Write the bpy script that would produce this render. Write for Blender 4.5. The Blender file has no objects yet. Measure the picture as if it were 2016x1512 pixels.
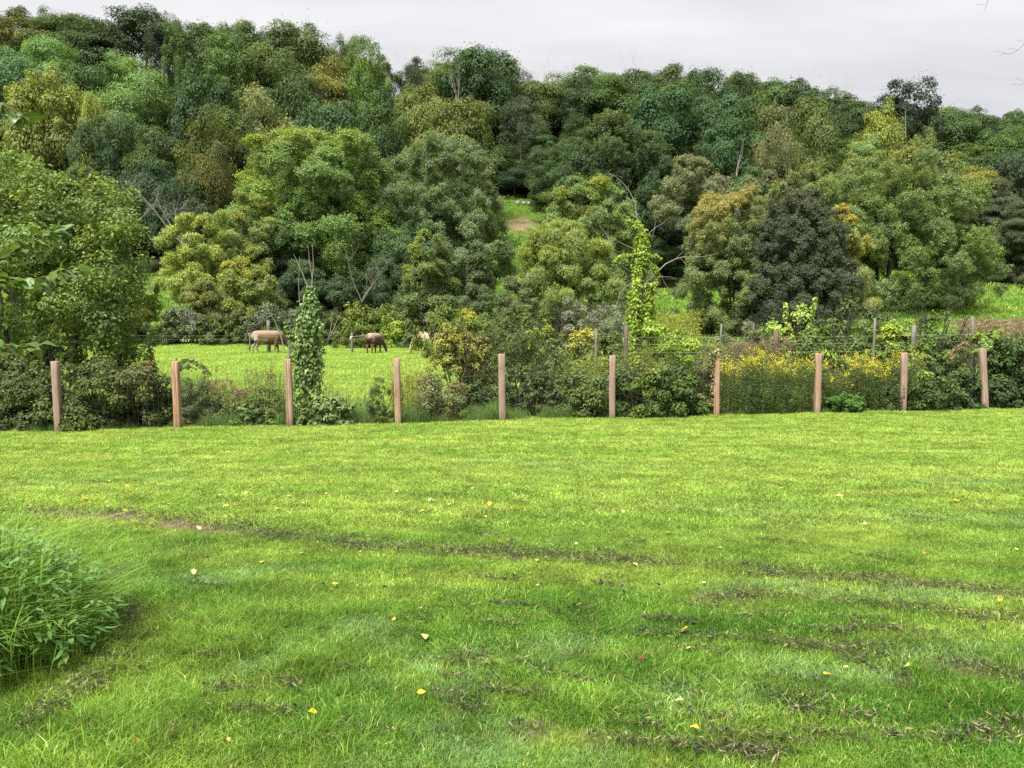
import bpy, bmesh, math, random
import numpy as np
from mathutils import Vector, Matrix

SC = bpy.context.scene
COL = SC.collection
R = math.radians
rnd = random.Random(7)

# ------------------------------------------------------------------ camera, sky, sun, exposure
FPX, CX, CY, HOR = 1514.0, 1008.0, 756.0, 640.0
PITCH = math.atan((CY - HOR) / FPX)
CAMZ = 1.65
cam_data = bpy.data.cameras.new('camera')
cam_data.sensor_width = 36.0
cam_data.lens = FPX / 2016 * 36.0
cam_data.clip_start, cam_data.clip_end = 0.05, 5000
cam = bpy.data.objects.new('camera', cam_data)
COL.objects.link(cam)
cam.location = (0, 0, CAMZ)
cam.rotation_euler = (R(90) - PITCH, 0, 0)
SC.camera = cam

SUN_EL, SUN_AZ = 60.0, 212.0            # azimuth clockwise from +Y (north): behind the camera, a little to the left
world = bpy.data.worlds.new('World')
SC.world = world
world.use_nodes = True
nt = world.node_tree
nt.nodes.clear()
def wn(t, **k):
    n = nt.nodes.new(t)
    for a, b in k.items(): setattr(n, a, b)
    return n
out = wn('ShaderNodeOutputWorld'); bg = wn('ShaderNodeBackground')
bg.inputs['Strength'].default_value = 0.05
sky = wn('ShaderNodeTexSky', sky_type='NISHITA', sun_disc=False)
sky.sun_elevation = R(SUN_EL); sky.sun_rotation = R(SUN_AZ)
tc = wn('ShaderNodeTexCoord'); sep = wn('ShaderNodeSeparateXYZ')
nt.links.new(tc.outputs['Generated'], sep.inputs[0])
zc = wn('ShaderNodeMath', operation='MAXIMUM'); nt.links.new(sep.outputs['Z'], zc.inputs[0]); zc.inputs[1].default_value = 0.0
za = wn('ShaderNodeMath', operation='ADD'); nt.links.new(zc.outputs[0], za.inputs[0]); za.inputs[1].default_value = 0.30
dv = wn('ShaderNodeVectorMath', operation='DIVIDE'); nt.links.new(tc.outputs['Generated'], dv.inputs[0]); nt.links.new(za.outputs[0], dv.inputs[1])
mp = wn('ShaderNodeMapping'); mp.inputs['Scale'].default_value = (0.7, 2.6, 0.0); mp.inputs['Location'].default_value = (3.1, 1.4, 0)
nt.links.new(dv.outputs[0], mp.inputs[0])
cn = wn('ShaderNodeTexNoise'); cn.inputs['Scale'].default_value = 1.5; cn.inputs['Detail'].default_value = 5; cn.inputs['Roughness'].default_value = 0.5
nt.links.new(mp.outputs[0], cn.inputs['Vector'])
cr = wn('ShaderNodeValToRGB')                                     # grey cloud deck with paler breaks
cr.color_ramp.elements[0].position = 0.32; cr.color_ramp.elements[0].color = (0.90, 0.89, 0.903, 1)
cr.color_ramp.elements[1].position = 0.70; cr.color_ramp.elements[1].color = (1.24, 1.215, 1.215, 1)
nt.links.new(cn.outputs['Fac'], cr.inputs[0])
grad = wn('ShaderNodeMath', operation='MULTIPLY_ADD')             # an overcast sky is brighter towards the zenith
nt.links.new(zc.outputs[0], grad.inputs[0]); grad.inputs[1].default_value = 2.6; grad.inputs[2].default_value = 1.36
cs = wn('ShaderNodeVectorMath', operation='SCALE'); nt.links.new(cr.outputs[0], cs.inputs[0]); nt.links.new(grad.outputs[0], cs.inputs['Scale'])
mixw = wn('ShaderNodeMix', data_type='RGBA'); mixw.inputs[0].default_value = 0.95
nt.links.new(sky.outputs[0], mixw.inputs[6]); nt.links.new(cs.outputs[0], mixw.inputs[7])
nt.links.new(mixw.outputs[2], bg.inputs[0]); nt.links.new(bg.outputs[0], out.inputs[0])

sun_d = bpy.data.lights.new('sun', 'SUN')
sun_d.energy, sun_d.angle, sun_d.color = 1.5, R(26), (1.0, 0.96, 0.88)
sun = bpy.data.objects.new('sun', sun_d); COL.objects.link(sun)
az = R(SUN_AZ); el = R(SUN_EL)
sdir = Vector((math.sin(az) * math.cos(el), math.cos(az) * math.cos(el), math.sin(el)))
sun.rotation_euler = sdir.to_track_quat('Z', 'Y').to_euler()
sun.location = (0, -10, 60)

SC.view_settings.view_transform = 'Standard'; SC.view_settings.look = 'None'
SC.view_settings.exposure = 2.85; SC.view_settings.gamma = 1.0
SC.view_settings.use_curve_mapping = False
SC.cycles.max_bounces = 5; SC.cycles.diffuse_bounces = 2; SC.cycles.glossy_bounces = 1
SC.cycles.transmission_bounces = 3; SC.cycles.transparent_max_bounces = 4
SC.cycles.caustics_reflective = False; SC.cycles.caustics_refractive = False
SC.cycles.use_denoising = False
SC.cycles.use_adaptive_sampling = False

# ------------------------------------------------------------------ where a pixel of the photograph lies
FW = np.array([0, math.cos(PITCH), -math.sin(PITCH)]); UP = np.array([0, math.sin(PITCH), math.cos(PITCH)])
def raydir(px, py):
    return FW + np.array([1, 0, 0]) * (px - CX) / FPX + UP * (CY - py) / FPX
def at(px, py, d):
    v = raydir(px, py); s = d / v[1]
    return Vector((v[0] * s, d, CAMZ + v[2] * s))
def X(px, d): return (px - CX) / FPX * d * 1.003
def zpx(py, d):
    v = raydir(CX, py); return CAMZ + d * v[2] / v[1]
def xpix(x, y): return CX + x / y * FPX

# ------------------------------------------------------------------ the lie of the land
def fence_y(x): return 16.0 + (np.clip(x, -30, 40) + 9.5) * 0.1374
DT = np.array([60., 80, 100, 130, 170, 220, 260, 330, 420])
def _row(pys):
    return np.array([zpx(p, d) for p, d in zip(pys, DT[:6])])
ZL = _row([683, 604, 560, 478, 325, 150]); ZC = _row([683, 628, 590, 512, 398, 250]); ZR = _row([683, 622, 578, 515, 425, 318])
ZL = np.append(ZL, [ZL[5] - 4, ZL[5] - 25, 0]); ZC = np.append(ZC, [ZC[5] - 5, ZC[5] - 25, 0]); ZR = np.append(ZR, [ZR[5] - 4, ZR[5] - 22, 0])
def _noise(x, y, s, k):
    return (np.sin(x * s * 1.3 + k) * np.cos(y * s * 0.9 + 2.1 * k) + 0.5 * np.sin(x * s * 2.7 - y * s * 1.9 + k * 3.3)) / 1.5
def G(x, y):
    x = np.asarray(x, float); y = np.asarray(y, float)
    xc = np.clip(x, -30, 40)
    zf = -0.60 + (xc + 9.5) * 0.0071
    fy = fence_y(x)
    t = np.clip(y / fy, 0, 1)
    lawn = zf * t + 0.018 * _noise(x, y, 0.7, 1.0) * np.clip((y - 1) / 3, 0, 1)
    t2 = np.clip((y - fy) / np.maximum(60 - fy, 1), 0, 1)
    past = zf + (-0.05 - zf) * (t2 ** 0.8) + 0.05 * _noise(x, y, 0.35, 2.0) * np.sin(np.pi * t2)
    u = np.clip(x / np.maximum(y, 30), -0.75, 0.75)
    a = np.clip((u + 0.65) / 0.65, 0, 1); a = a * a * (3 - 2 * a)
    b = np.clip(u / 0.65, 0, 1); b = b * b * (3 - 2 * b)
    yi = np.clip(y, 60, 420)
    zl, zc_, zr = np.interp(yi, DT, ZL), np.interp(yi, DT, ZC), np.interp(yi, DT, ZR)
    hill = np.where(u < 0, zl + (zc_ - zl) * a, zc_ + (zr - zc_) * b)
    hill = hill + 0.5 * _noise(x, y, 0.08, 3.0) * np.clip((y - 66) / 30, 0, 1) * np.clip((420 - y) / 60, 0, 1)
    return np.where(y <= fy, lawn, np.where(y <= 60, past, hill))
def g(x, y): return float(G(x, y))
def ground_at(px, py):
    v = raydir(px, py); lo, hi = 0.5, 300.0
    s = 0.5
    prev = s
    while s < 80:
        p = v * s
        if CAMZ + p[2] < g(p[0], p[1]):
            a, b = prev, s
            for _ in range(30):
                m = (a + b) / 2; q = v * m
                if CAMZ + q[2] < g(q[0], q[1]): b = m
                else: a = m
            q = v * b
            return Vector((q[0], q[1], g(q[0], q[1])))
        prev = s; s *= 1.04
    q = v * s
    return Vector((q[0], q[1], g(q[0], q[1])))

# ------------------------------------------------------------------ materials
MATS = {}
def newmat(name):
    m = bpy.data.materials.new(name); m.use_nodes = True
    t = m.node_tree; t.nodes.clear()
    o = t.nodes.new('ShaderNodeOutputMaterial')
    return m, t, o
class NB:
    """a little node builder"""
    def __init__(s, t): s.t = t
    def n(s, typ, ins=None, **k):
        n = s.t.nodes.new(typ)
        for a, b in k.items(): setattr(n, a, b)
        for a, b in (ins or {}).items(): s.set(n, a, b)
        return n
    def set(s, n, a, b):
        if isinstance(b, bpy.types.NodeSocket): s.t.links.new(b, n.inputs[a])
        else: n.inputs[a].default_value = b
    def math(s, op, a, b=None, c=None):
        n = s.n('ShaderNodeMath', operation=op)
        for i, v in enumerate((a, b, c)):
            if v is not None: s.set(n, i, v)
        return n.outputs[0]
    def mix(s, f, a, b, blend='MIX'):
        n = s.n('ShaderNodeMix', data_type='RGBA', blend_type=blend)
        s.set(n, 0, f); s.set(n, 6, a); s.set(n, 7, b)
        return n.outputs[2]
    def noise(s, vec, scale, detail=3, rough=0.55):
        n = s.n('ShaderNodeTexNoise', {'Scale': scale, 'Detail': detail, 'Roughness': rough})
        if vec is not None: s.set(n, 'Vector', vec)
        return n.outputs['Fac']
    def ramp(s, f, stops):
        n = s.n('ShaderNodeValToRGB'); e = n.color_ramp.elements
        while len(e) < len(stops): e.new(0.5)
        for i, (p, c) in enumerate(stops):
            e[i].position = p; e[i].color = (*c, 1) if len(c) == 3 else c
        s.set(n, 0, f); return n.outputs[0]
    def mapr(s, f, a, b, c, d):
        n = s.n('ShaderNodeMapRange', {0: f, 1: a, 2: b, 3: c, 4: d}); return n.outputs[0]
def rgb(c): return (c[0], c[1], c[2], 1.0)

LEAFK = 1.75
def leaf_shader(b, col, transl, gloss, rough=0.45):
    col = b.mix(1.0, col, (LEAFK, LEAFK, LEAFK, 1), 'MULTIPLY')   # the mix splits this between reflected and transmitted light
    dif = b.n('ShaderNodeBsdfDiffuse', {'Color': col})
    tcol = b.mix(1.0, col, (1.25, 1.2, 0.55, 1), 'MULTIPLY')
    tr = b.n('ShaderNodeBsdfTranslucent', {'Color': tcol})
    m1 = b.n('ShaderNodeMixShader', {0: transl, 1: dif.outputs[0], 2: tr.outputs[0]})
    gl = b.n('ShaderNodeBsdfGlossy', {'Color': (0.9, 0.95, 1, 1), 'Roughness': rough})
    fr = b.n('ShaderNodeLayerWeight', {'Blend': 0.25})
    gf = b.math('MULTIPLY', fr.outputs['Facing'], gloss)
    m2 = b.n('ShaderNodeMixShader', {0: gf, 1: m1.outputs[0], 2: gl.outputs[0]})
    return m2.outputs[0]

def leafmat(tint=None, transl=0.27, gloss=0.03, var=0.27, inst=False):
    """foliage: the object's own colour, varied leaf by leaf; 'tint' (autumn colour) follows the leaf attribute of that name"""
    key = ('leaf', tint, transl, gloss, var, inst)
    if key in MATS: return MATS[key]
    m, t, o = newmat('foliage'); b = NB(t)
    oi = b.n('ShaderNodeObjectInfo')
    aty = dict(attribute_type='INSTANCER') if inst else {}
    ra = b.n('ShaderNodeAttribute', attribute_name='rnd', **aty).outputs['Fac']
    hu = b.n('ShaderNodeAttribute', attribute_name='hue', **aty).outputs['Fac']
    if inst:                                           # sprays: the spray's own tone, then leaf by leaf
        lr = b.n('ShaderNodeAttribute', attribute_name='lr').outputs['Fac']
        ra = b.math('ADD', b.math('MULTIPLY', ra, 0.65), b.math('MULTIPLY', lr, 0.35))
    col = oi.outputs['Color']
    if inst: col = b.mix(1.0, col, (1.28, 1.22, 1.50, 1), 'MULTIPLY')
    if tint:
        ti = b.n('ShaderNodeAttribute', attribute_name='tint', **aty).outputs['Fac']
        col = b.mix(ti, col, rgb(tint))
    hs = b.n('ShaderNodeHueSaturation', {'Hue': b.mapr(hu, 0, 1, 0.484, 0.508), 'Saturation': b.mapr(hu, 0, 1, 1.12, 0.85),
             'Value': b.mapr(ra, 0, 1, 1 - var * 0.8, 1 + var), 'Color': col})
    t.links.new(leaf_shader(b, hs.outputs[0], transl, gloss), o.inputs[0])
    MATS[key] = m
    return m

def barkmat(c=(0.12, 0.10, 0.08), c2=(0.05, 0.04, 0.03), name='bark'):
    key = (name, c, c2)
    if key in MATS: return MATS[key]
    m, t, o = newmat(name); b = NB(t)
    geo = b.n('ShaderNodeNewGeometry').outputs['Position']
    mpn = b.n('ShaderNodeMapping', {'Vector': geo, 'Scale': (9, 9, 1.6)})
    f = b.noise(mpn.outputs[0], 1.6, 5, 0.65)
    col = b.mix(f, rgb(c2), rgb(c))
    bs = b.n('ShaderNodeBsdfPrincipled', {'Base Color': col, 'Roughness': 0.9})
    bu = b.n('ShaderNodeBump', {'Height': f, 'Strength': 0.6, 'Distance': 0.03})
    t.links.new(bu.outputs[0], bs.inputs['Normal'])
    t.links.new(bs.outputs[0], o.inputs[0])
    MATS[key] = m
    return m

def plainmat(name, c, rough=0.8, var=0.25, scale=8.0, metal=0.0):
    key = (name, c)
    if key in MATS: return MATS[key]
    m, t, o = newmat(name); b = NB(t)
    geo = b.n('ShaderNodeTexCoord').outputs['Object']
    f = b.noise(geo, scale, 4)
    col = b.mix(f, rgb([v * (1 - var) for v in c]), rgb([v * (1 + var) for v in c]))
    bs = b.n('ShaderNodeBsdfPrincipled', {'Base Color': col, 'Roughness': rough, 'Metallic': metal})
    t.links.new(bs.outputs[0], o.inputs[0])
    MATS[key] = m
    return m

# ------------------------------------------------------------------ mesh helpers
def mesh_from(name, V, F, mats=None, attrs=None, smooth=False, midx=None):
    """V (n,3); F a list of (m,k) index arrays"""
    V = np.ascontiguousarray(V, dtype=np.float32)
    if isinstance(F, np.ndarray): F = [F]
    F = [f for f in F if len(f)]
    me = bpy.data.meshes.new(name)
    me.vertices.add(len(V)); me.vertices.foreach_set('co', V.ravel())
    nl = sum(f.size for f in F); npoly = sum(len(f) for f in F)
    me.loops.add(nl); me.polygons.add(npoly)
    me.loops.foreach_set('vertex_index', np.concatenate([f.ravel() for f in F]).astype(np.int32))
    st = []; o = 0
    for f in F:
        st.append(o + np.arange(len(f)) * f.shape[1]); o += f.size
    me.polygons.foreach_set('loop_start', np.concatenate(st).astype(np.int32))
    if smooth: me.polygons.foreach_set('use_smooth', np.ones(npoly, dtype=bool))
    for m in (mats or []): me.materials.append(m)
    if midx is not None: me.polygons.foreach_set('material_index', np.asarray(midx, dtype=np.int32))
    me.update(calc_edges=True)
    for k, a in (attrs or {}).items():
        at_ = me.attributes.new(k, 'FLOAT', 'POINT'); at_.data.foreach_set('value', np.asarray(a, dtype=np.float32))
    return me

def link(name, data, parent=None, loc=None, label=None, cat=None, group=None, kind=None, color=None, rot=None, scale=None):
    o = bpy.data.objects.new(name, data); COL.objects.link(o)
    if parent is not None: o.parent = parent
    if loc is not None: o.location = loc
    if rot is not None: o.rotation_euler = rot
    if scale is not None: o.scale = scale
    if label: o['label'] = label
    if cat: o['category'] = cat
    if group: o['group'] = group
    if kind: o['kind'] = kind
    if color is not None: o.color = (*color, 1.0)
    return o
def thing(name, label, cat, loc, group=None, rot=None):
    return link(name, None, loc=loc, label=label, cat=cat, group=group, rot=rot)

def nrm(a): return a / np.maximum(np.linalg.norm(a, axis=-1, keepdims=True), 1e-9)

def leaves(P, N, L, W, rng, axis=None, fold=0.18, droop=0.0):
    """one folded four-cornered leaf per point: V (4n,3), F (2n,3)"""
    n = len(P)
    N = nrm(N)
    T = rng.normal(size=(n, 3)) if axis is None else axis + rng.normal(size=(n, 3)) * 0.35
    T = nrm(T - N * np.sum(T * N, 1, keepdims=True))
    B = np.cross(N, T)
    L = np.broadcast_to(np.asarray(L, float), (n,))[:, None]; W = np.broadcast_to(np.asarray(W, float), (n,))[:, None]
    V = np.empty((n, 4, 3))
    V[:, 0] = P - T * L * 0.5
    V[:, 2] = P + T * L * 0.5 - N * L * droop
    mid = P - T * L * 0.05
    V[:, 1] = mid + B * W * 0.5 + N * W * fold
    V[:, 3] = mid - B * W * 0.5 + N * W * fold
    i = np.arange(n)[:, None] * 4
    F = np.concatenate([i + np.array([[0, 1, 2]]), i + np.array([[0, 2, 3]])], 0)
    return V.reshape(-1, 3), F

class Acc:
    """collects geometry for one mesh"""
    def __init__(s): s.V = []; s.F3 = []; s.F4 = []; s.n = 0; s.A = {}
    def add(s, V, F, **attrs):
        F = np.asarray(F); (s.F3 if F.shape[1] == 3 else s.F4).append(F + s.n)
        for k in set(list(attrs) + list(s.A)):
            a = attrs.get(k, 0.5); s.A.setdefault(k, [np.full(s.n, 0.5)] if s.n else [])
            s.A[k].append(np.broadcast_to(np.asarray(a, float), (len(V),)).copy())
        s.V.append(np.asarray(V, float)); s.n += len(V)
    def mesh(s, name, mats, smooth=False):
        F = []
        if s.F3: F.append(np.concatenate(s.F3))
        if s.F4: F.append(np.concatenate(s.F4))
        return mesh_from(name, np.concatenate(s.V), F, mats, {k: np.concatenate(v) for k, v in s.A.items()}, smooth)

def tube(pts, rad, sides=6, cap=True):
    pts = np.asarray(pts, float); n = len(pts)
    rad = np.broadcast_to(np.asarray(rad, float), (n,))
    tan = nrm(np.gradient(pts, axis=0))
    ref = np.array([0.31, 0.95, 0.05]) if abs(tan[:, 1]).max() < 0.9 else np.array([0.95, 0.1, 0.3])
    a = nrm(np.cross(tan, ref)); b = np.cross(tan, a)
    th = np.linspace(0, 2 * np.pi, sides, endpoint=False)
    V = pts[:, None] + rad[:, None, None] * (a[:, None] * np.cos(th)[None, :, None] + b[:, None] * np.sin(th)[None, :, None])
    V = V.reshape(-1, 3)
    i, j = np.meshgrid(np.arange(n - 1), np.arange(sides), indexing='ij')
    F = np.stack([i * sides + j, i * sides + (j + 1) % sides, (i + 1) * sides + (j + 1) % sides, (i + 1) * sides + j], -1).reshape(-1, 4)
    return V, F

def branch(acc, p, d, length, r, depth, rng, sides=5, spread=0.6, up=0.15, kids=4, wob=0.12, seg=6, tips=None, taper=0.35):
    pts = [np.array(p, float)]; d = nrm(np.array(d, float))
    for k in range(seg):
        d = nrm(d + rng.normal(size=3) * wob + np.array([0, 0, up * 0.3]))
        pts.append(pts[-1] + d * length / seg)
    pts = np.array(pts)
    V, F = tube(pts, np.linspace(r, r * taper, seg + 1), sides)
    acc.add(V, F)
    if tips is not None: tips.append(pts[-1])
    if depth > 0:
        for k in range(kids):
            f = rng.uniform(0.3, 0.97); i = min(int(f * seg), seg - 1)
            q = pts[i] + (pts[i + 1] - pts[i]) * (f * seg - i)
            dd = nrm(nrm(pts[i + 1] - pts[i]) + rng.normal(size=3) * spread + np.array([0, 0, up]))
            branch(acc, q, dd, length * rng.uniform(0.4, 0.65), max(r * (1 - 0.6 * f) * 0.55, 0.002), depth - 1, rng,
                   max(3, sides - 1), spread, up, max(2, kids - 1), wob, max(3, seg - 1), tips, taper)

# ------------------------------------------------------------------ crowns
def puff_centres(n, rng, zmin=-0.6, shell=(0.55, 0.86), inner=0.25, shape='round'):
    """clump centres in a unit ball / dome / cone"""
    ns = n - int(n * inner)
    i = np.arange(ns) + 0.5; z = 1 - (1 - zmin) * i / ns; a = np.pi * (1 + 5 ** 0.5) * i + rng.uniform(0, 6.28)
    q = np.sqrt(np.clip(1 - z * z, 0, 1)); S = np.stack([np.cos(a) * q, np.sin(a) * q, z], 1)
    S = nrm(S + rng.normal(size=S.shape) * {'cone': 2.6, 'taper': 0.7, 'dome': 0.9}.get(shape, 1.7) / ns ** 0.5) * rng.uniform(shell[0], shell[1], ns)[:, None]
    I = rng.normal(size=(n - ns, 3)); I = nrm(I) * rng.uniform(0.15, 0.60, n - ns)[:, None]
    C = np.concatenate([S, I]); C = C[rng.permutation(len(C))]
    if shape == 'cone':
        h = (C[:, 2] + 1) / 2; C[:, :2] *= (1.12 - h)[:, None] * 1.05
    if shape == 'taper':                               # a smooth rounded cone
        h = (C[:, 2] + 1) / 2; C[:, :2] *= (1.10 - 0.40 * h)[:, None]
    if shape == 'dome':                                # broad shoulders, flattish top
        p = 2.9; n2 = np.linalg.norm(C, axis=1, keepdims=True); C *= n2 / np.maximum((np.abs(C) ** p).sum(1, keepdims=True) ** (1 / p), 1e-6)
    if shape == 'egg':
        h = (C[:, 2] + 1) / 2; C[:, :2] *= (1.08 - 0.28 * h)[:, None]
    if shape == 'vase':
        h = (C[:, 2] + 1) / 2; C[:, :2] *= (0.55 + 0.55 * h)[:, None]
    return C

def crown(size, npuff, puff, nleaf, leaf, rng, shape='round', zmin=-0.6, flat=0.75, up=0.55, jit=0.55, tintf=None, aspect=0.6,
          inner=0.25, shoots=0.0, droop=0.12, shellr=(0.55, 0.86), lift=0.0, fold=0.18, skirt=0.0, low=0, raw=False):
    """a crown of leafy clumps filling an ellipsoid of half-axes size, centre at the origin. returns V, F, rnd, hue, tint"""
    size = np.array(size, float)
    C = puff_centres(npuff, rng, zmin, shellr, inner, shape)
    C[:, :2] *= (1 + skirt * np.clip(-C[:, 2], 0, 1))[:, None]
    if low:                                        # boughs sweeping down to the ground all round
        aa = rng.uniform(0, 6.283, low); q = rng.uniform(0.35, 0.92, low)
        C = np.concatenate([C, np.stack([np.cos(aa) * q, np.sin(aa) * q, rng.uniform(-0.95, -0.62, low)], 1)]); npuff += low
    C = C * size
    pr = puff * size.min() * rng.uniform(0.55, 1.5, npuff)
    w = pr ** 2; w /= w.sum()
    k = rng.choice(npuff, nleaf, p=w)
    outw = nrm(C / size + 1e-6)
    d = rng.normal(size=(nleaf, 3)) + outw[k] * 0.7 + np.array([0, 0, up])
    d = nrm(d)
    rr = rng.beta(5, 1.6, nleaf) * 1.08 if not raw else rng.beta(3.2, 1.5, nleaf) * 1.18
    # ragged outline of every clump
    ph = rng.uniform(0, 6.28, (npuff, 3))
    lump = 1 + 0.22 * np.sin(3.1 * d[:, 0] + ph[k, 0]) * np.sin(3.7 * d[:, 1] + ph[k, 1]) + 0.14 * np.sin(5.3 * d[:, 2] + ph[k, 2])
    off = d * (pr[k] * rr * lump)[:, None]; off[:, 2] *= flat
    P = C[k] + off
    if shoots > 0:
        s = rng.random(nleaf) < shoots
        P[s] += (outw[k][s] * 0.5 + np.array([0, 0, 1.0])) * (pr[k][s] * rng.uniform(0.1, 0.6, s.sum()) ** 1.3)[:, None]
    N = d * 0.8 + rng.normal(size=(nleaf, 3)) * jit + np.array([0, 0, 0.45 + lift])
    ax = d + np.array([0, 0, -droop * 3])
    L = leaf * rng.uniform(0.65, 1.4, nleaf)
    if not raw: V, F = leaves(P, N, L, L * aspect, rng, ax, fold)
    pv = rng.random(npuff)
    rn = np.clip(0.6 * pv[k] + 0.4 * rng.random(nleaf), 0, 1)
    ph2 = rng.random(npuff); hu = np.clip(0.7 * ph2[k] + 0.3 * rng.random(nleaf), 0, 1)
    ti = np.zeros(nleaf) if tintf is None else np.clip(tintf(P / size, d, pv[k], rng), 0, 1)
    if raw: return P, N, ax, L, rn, hu, ti
    return V, F, np.repeat(rn, 4), np.repeat(hu, 4), np.repeat(ti, 4)

SPRAYS = {}
def spray(kind, i):
    """a leafy twig tip about one unit across: some forty small leaves"""
    if (kind, i) in SPRAYS: return SPRAYS[kind, i]
    r_ = np.random.default_rng(700 + i + (50 if kind == 'needle' else 0))
    n = 26 if kind == 'leaf' else 36
    q = np.sqrt(r_.random(n)) * 0.62; a = r_.uniform(0, 6.283, n)
    P = np.stack([np.cos(a) * q, np.sin(a) * q * 0.9, 0.05 - 0.22 * q ** 2 + r_.normal(size=n) * 0.17], 1)
    N = np.stack([P[:, 0] * 0.9, P[:, 1] * 0.9, np.full(n, 0.85)], 1) + r_.normal(size=(n, 3)) * 0.42
    L = (0.27 if kind == 'leaf' else 0.33) * r_.uniform(0.7, 1.3, n)
    V, F = leaves(P, N, L, L * (0.62 if kind == 'leaf' else 0.22), r_, P * [1, 1, 0] + [0, 0, -0.1], 0.15)
    o = bpy.data.objects.new('leaf_spray', mesh_from('leaf_spray', V, F, None, {'lr': np.repeat(r_.random(n), 4)}))
    SPRAYS[kind, i] = o
    return o
SPRAY_NG = {}
def spray_crown(name, P, N, ax, size, rn, hu, ti, mat, kind, i, rng, parent, color):
    """one crown: leaf sprays set on the points of its clumps by geometry nodes"""
    n = len(P); N = nrm(N); T = ax + rng.normal(size=(n, 3)) * 0.5; T = nrm(T - N * np.sum(T * N, 1, keepdims=True)); B = np.cross(N, T)
    eul = np.stack([np.arctan2(B[:, 2], N[:, 2]), -np.arcsin(np.clip(T[:, 2], -1, 1)), np.arctan2(T[:, 1], T[:, 0])], 1)
    me = bpy.data.meshes.new(name); me.vertices.add(n); me.vertices.foreach_set('co', np.asarray(P, np.float32).ravel())
    for k, v, ty in (('eul', eul, 'FLOAT_VECTOR'), ('scl', size, 'FLOAT'), ('rnd', rn, 'FLOAT'), ('hue', hu, 'FLOAT'), ('tint', ti, 'FLOAT')):
        a = me.attributes.new(k, ty, 'POINT'); a.data.foreach_set('vector' if ty == 'FLOAT_VECTOR' else 'value', np.asarray(v, np.float32).ravel())
    me.materials.append(mat); me.update()
    o = link(name, me, parent, color=color, kind='stuff')
    key = (kind, i, mat.name)
    if key not in SPRAY_NG:
        ng = bpy.data.node_groups.new('leaf_sprays', 'GeometryNodeTree')
        ng.interface.new_socket('Geometry', in_out='INPUT', socket_type='NodeSocketGeometry'); ng.interface.new_socket('Geometry', in_out='OUTPUT', socket_type='NodeSocketGeometry')
        X_ = ng.nodes.new; Lk = ng.links.new
        gi = X_('NodeGroupInput'); go = X_('NodeGroupOutput'); ob = X_('GeometryNodeObjectInfo'); ob.inputs['Object'].default_value = spray(kind, i)
        sm = X_('GeometryNodeSetMaterial'); sm.inputs['Material'].default_value = mat; Lk(ob.outputs['Geometry'], sm.inputs[0])
        ip = X_('GeometryNodeInstanceOnPoints'); Lk(gi.outputs[0], ip.inputs['Points']); Lk(sm.outputs[0], ip.inputs['Instance'])
        for nm, ty, so in (('eul', 'FLOAT_VECTOR', 'Rotation'), ('scl', 'FLOAT', 'Scale')):
            a = X_('GeometryNodeInputNamedAttribute'); a.data_type = ty; a.inputs['Name'].default_value = nm; Lk(a.outputs['Attribute'], ip.inputs[so])
        Lk(ip.outputs[0], go.inputs[0]); SPRAY_NG[key] = ng
    md = o.modifiers.new('leaf_sprays', 'NODES'); md.node_group = SPRAY_NG[key]
    return o

def trunk_mesh(name, h, r, crown_c, size, rng, nlimb=6, mat=None, multi=1, sides=7, vis=0.0):
    acc = Acc()
    for m in range(multi):
        base = np.array([rng.normal() * r * (1.6 if multi > 1 else 0), rng.normal() * r * (1.6 if multi > 1 else 0), -0.3])
        top = np.array([rng.normal() * size[0] * 0.18, rng.normal() * size[1] * 0.18, crown_c[2] + size[2] * 0.45])
        ts = np.linspace(0, 1, 7)
        pts = base + (top - base) * ts[:, None]
        pts[1:-1, :2] += rng.normal(size=(5, 2)) * r * 0.5
        V, F = tube(pts, r * (1.0 - 0.78 * ts) * (0.75 if multi > 1 else 1), sides); acc.add(V, F)
        for k in range(nlimb):
            f = rng.uniform(0.35, 0.9); q = base + (top - base) * f
            a = rng.uniform(0, 6.28); dd = np.array([math.cos(a), math.sin(a), rng.uniform(0.3, 1.1)])
            branch(acc, q, dd, size[0] * rng.uniform(0.45, 0.8), r * 0.4 * (1 - 0.5 * f), 1, rng, 4, 0.55, 0.2, 3)
    return acc.mesh(name, [mat or barkmat()], True)
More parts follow.
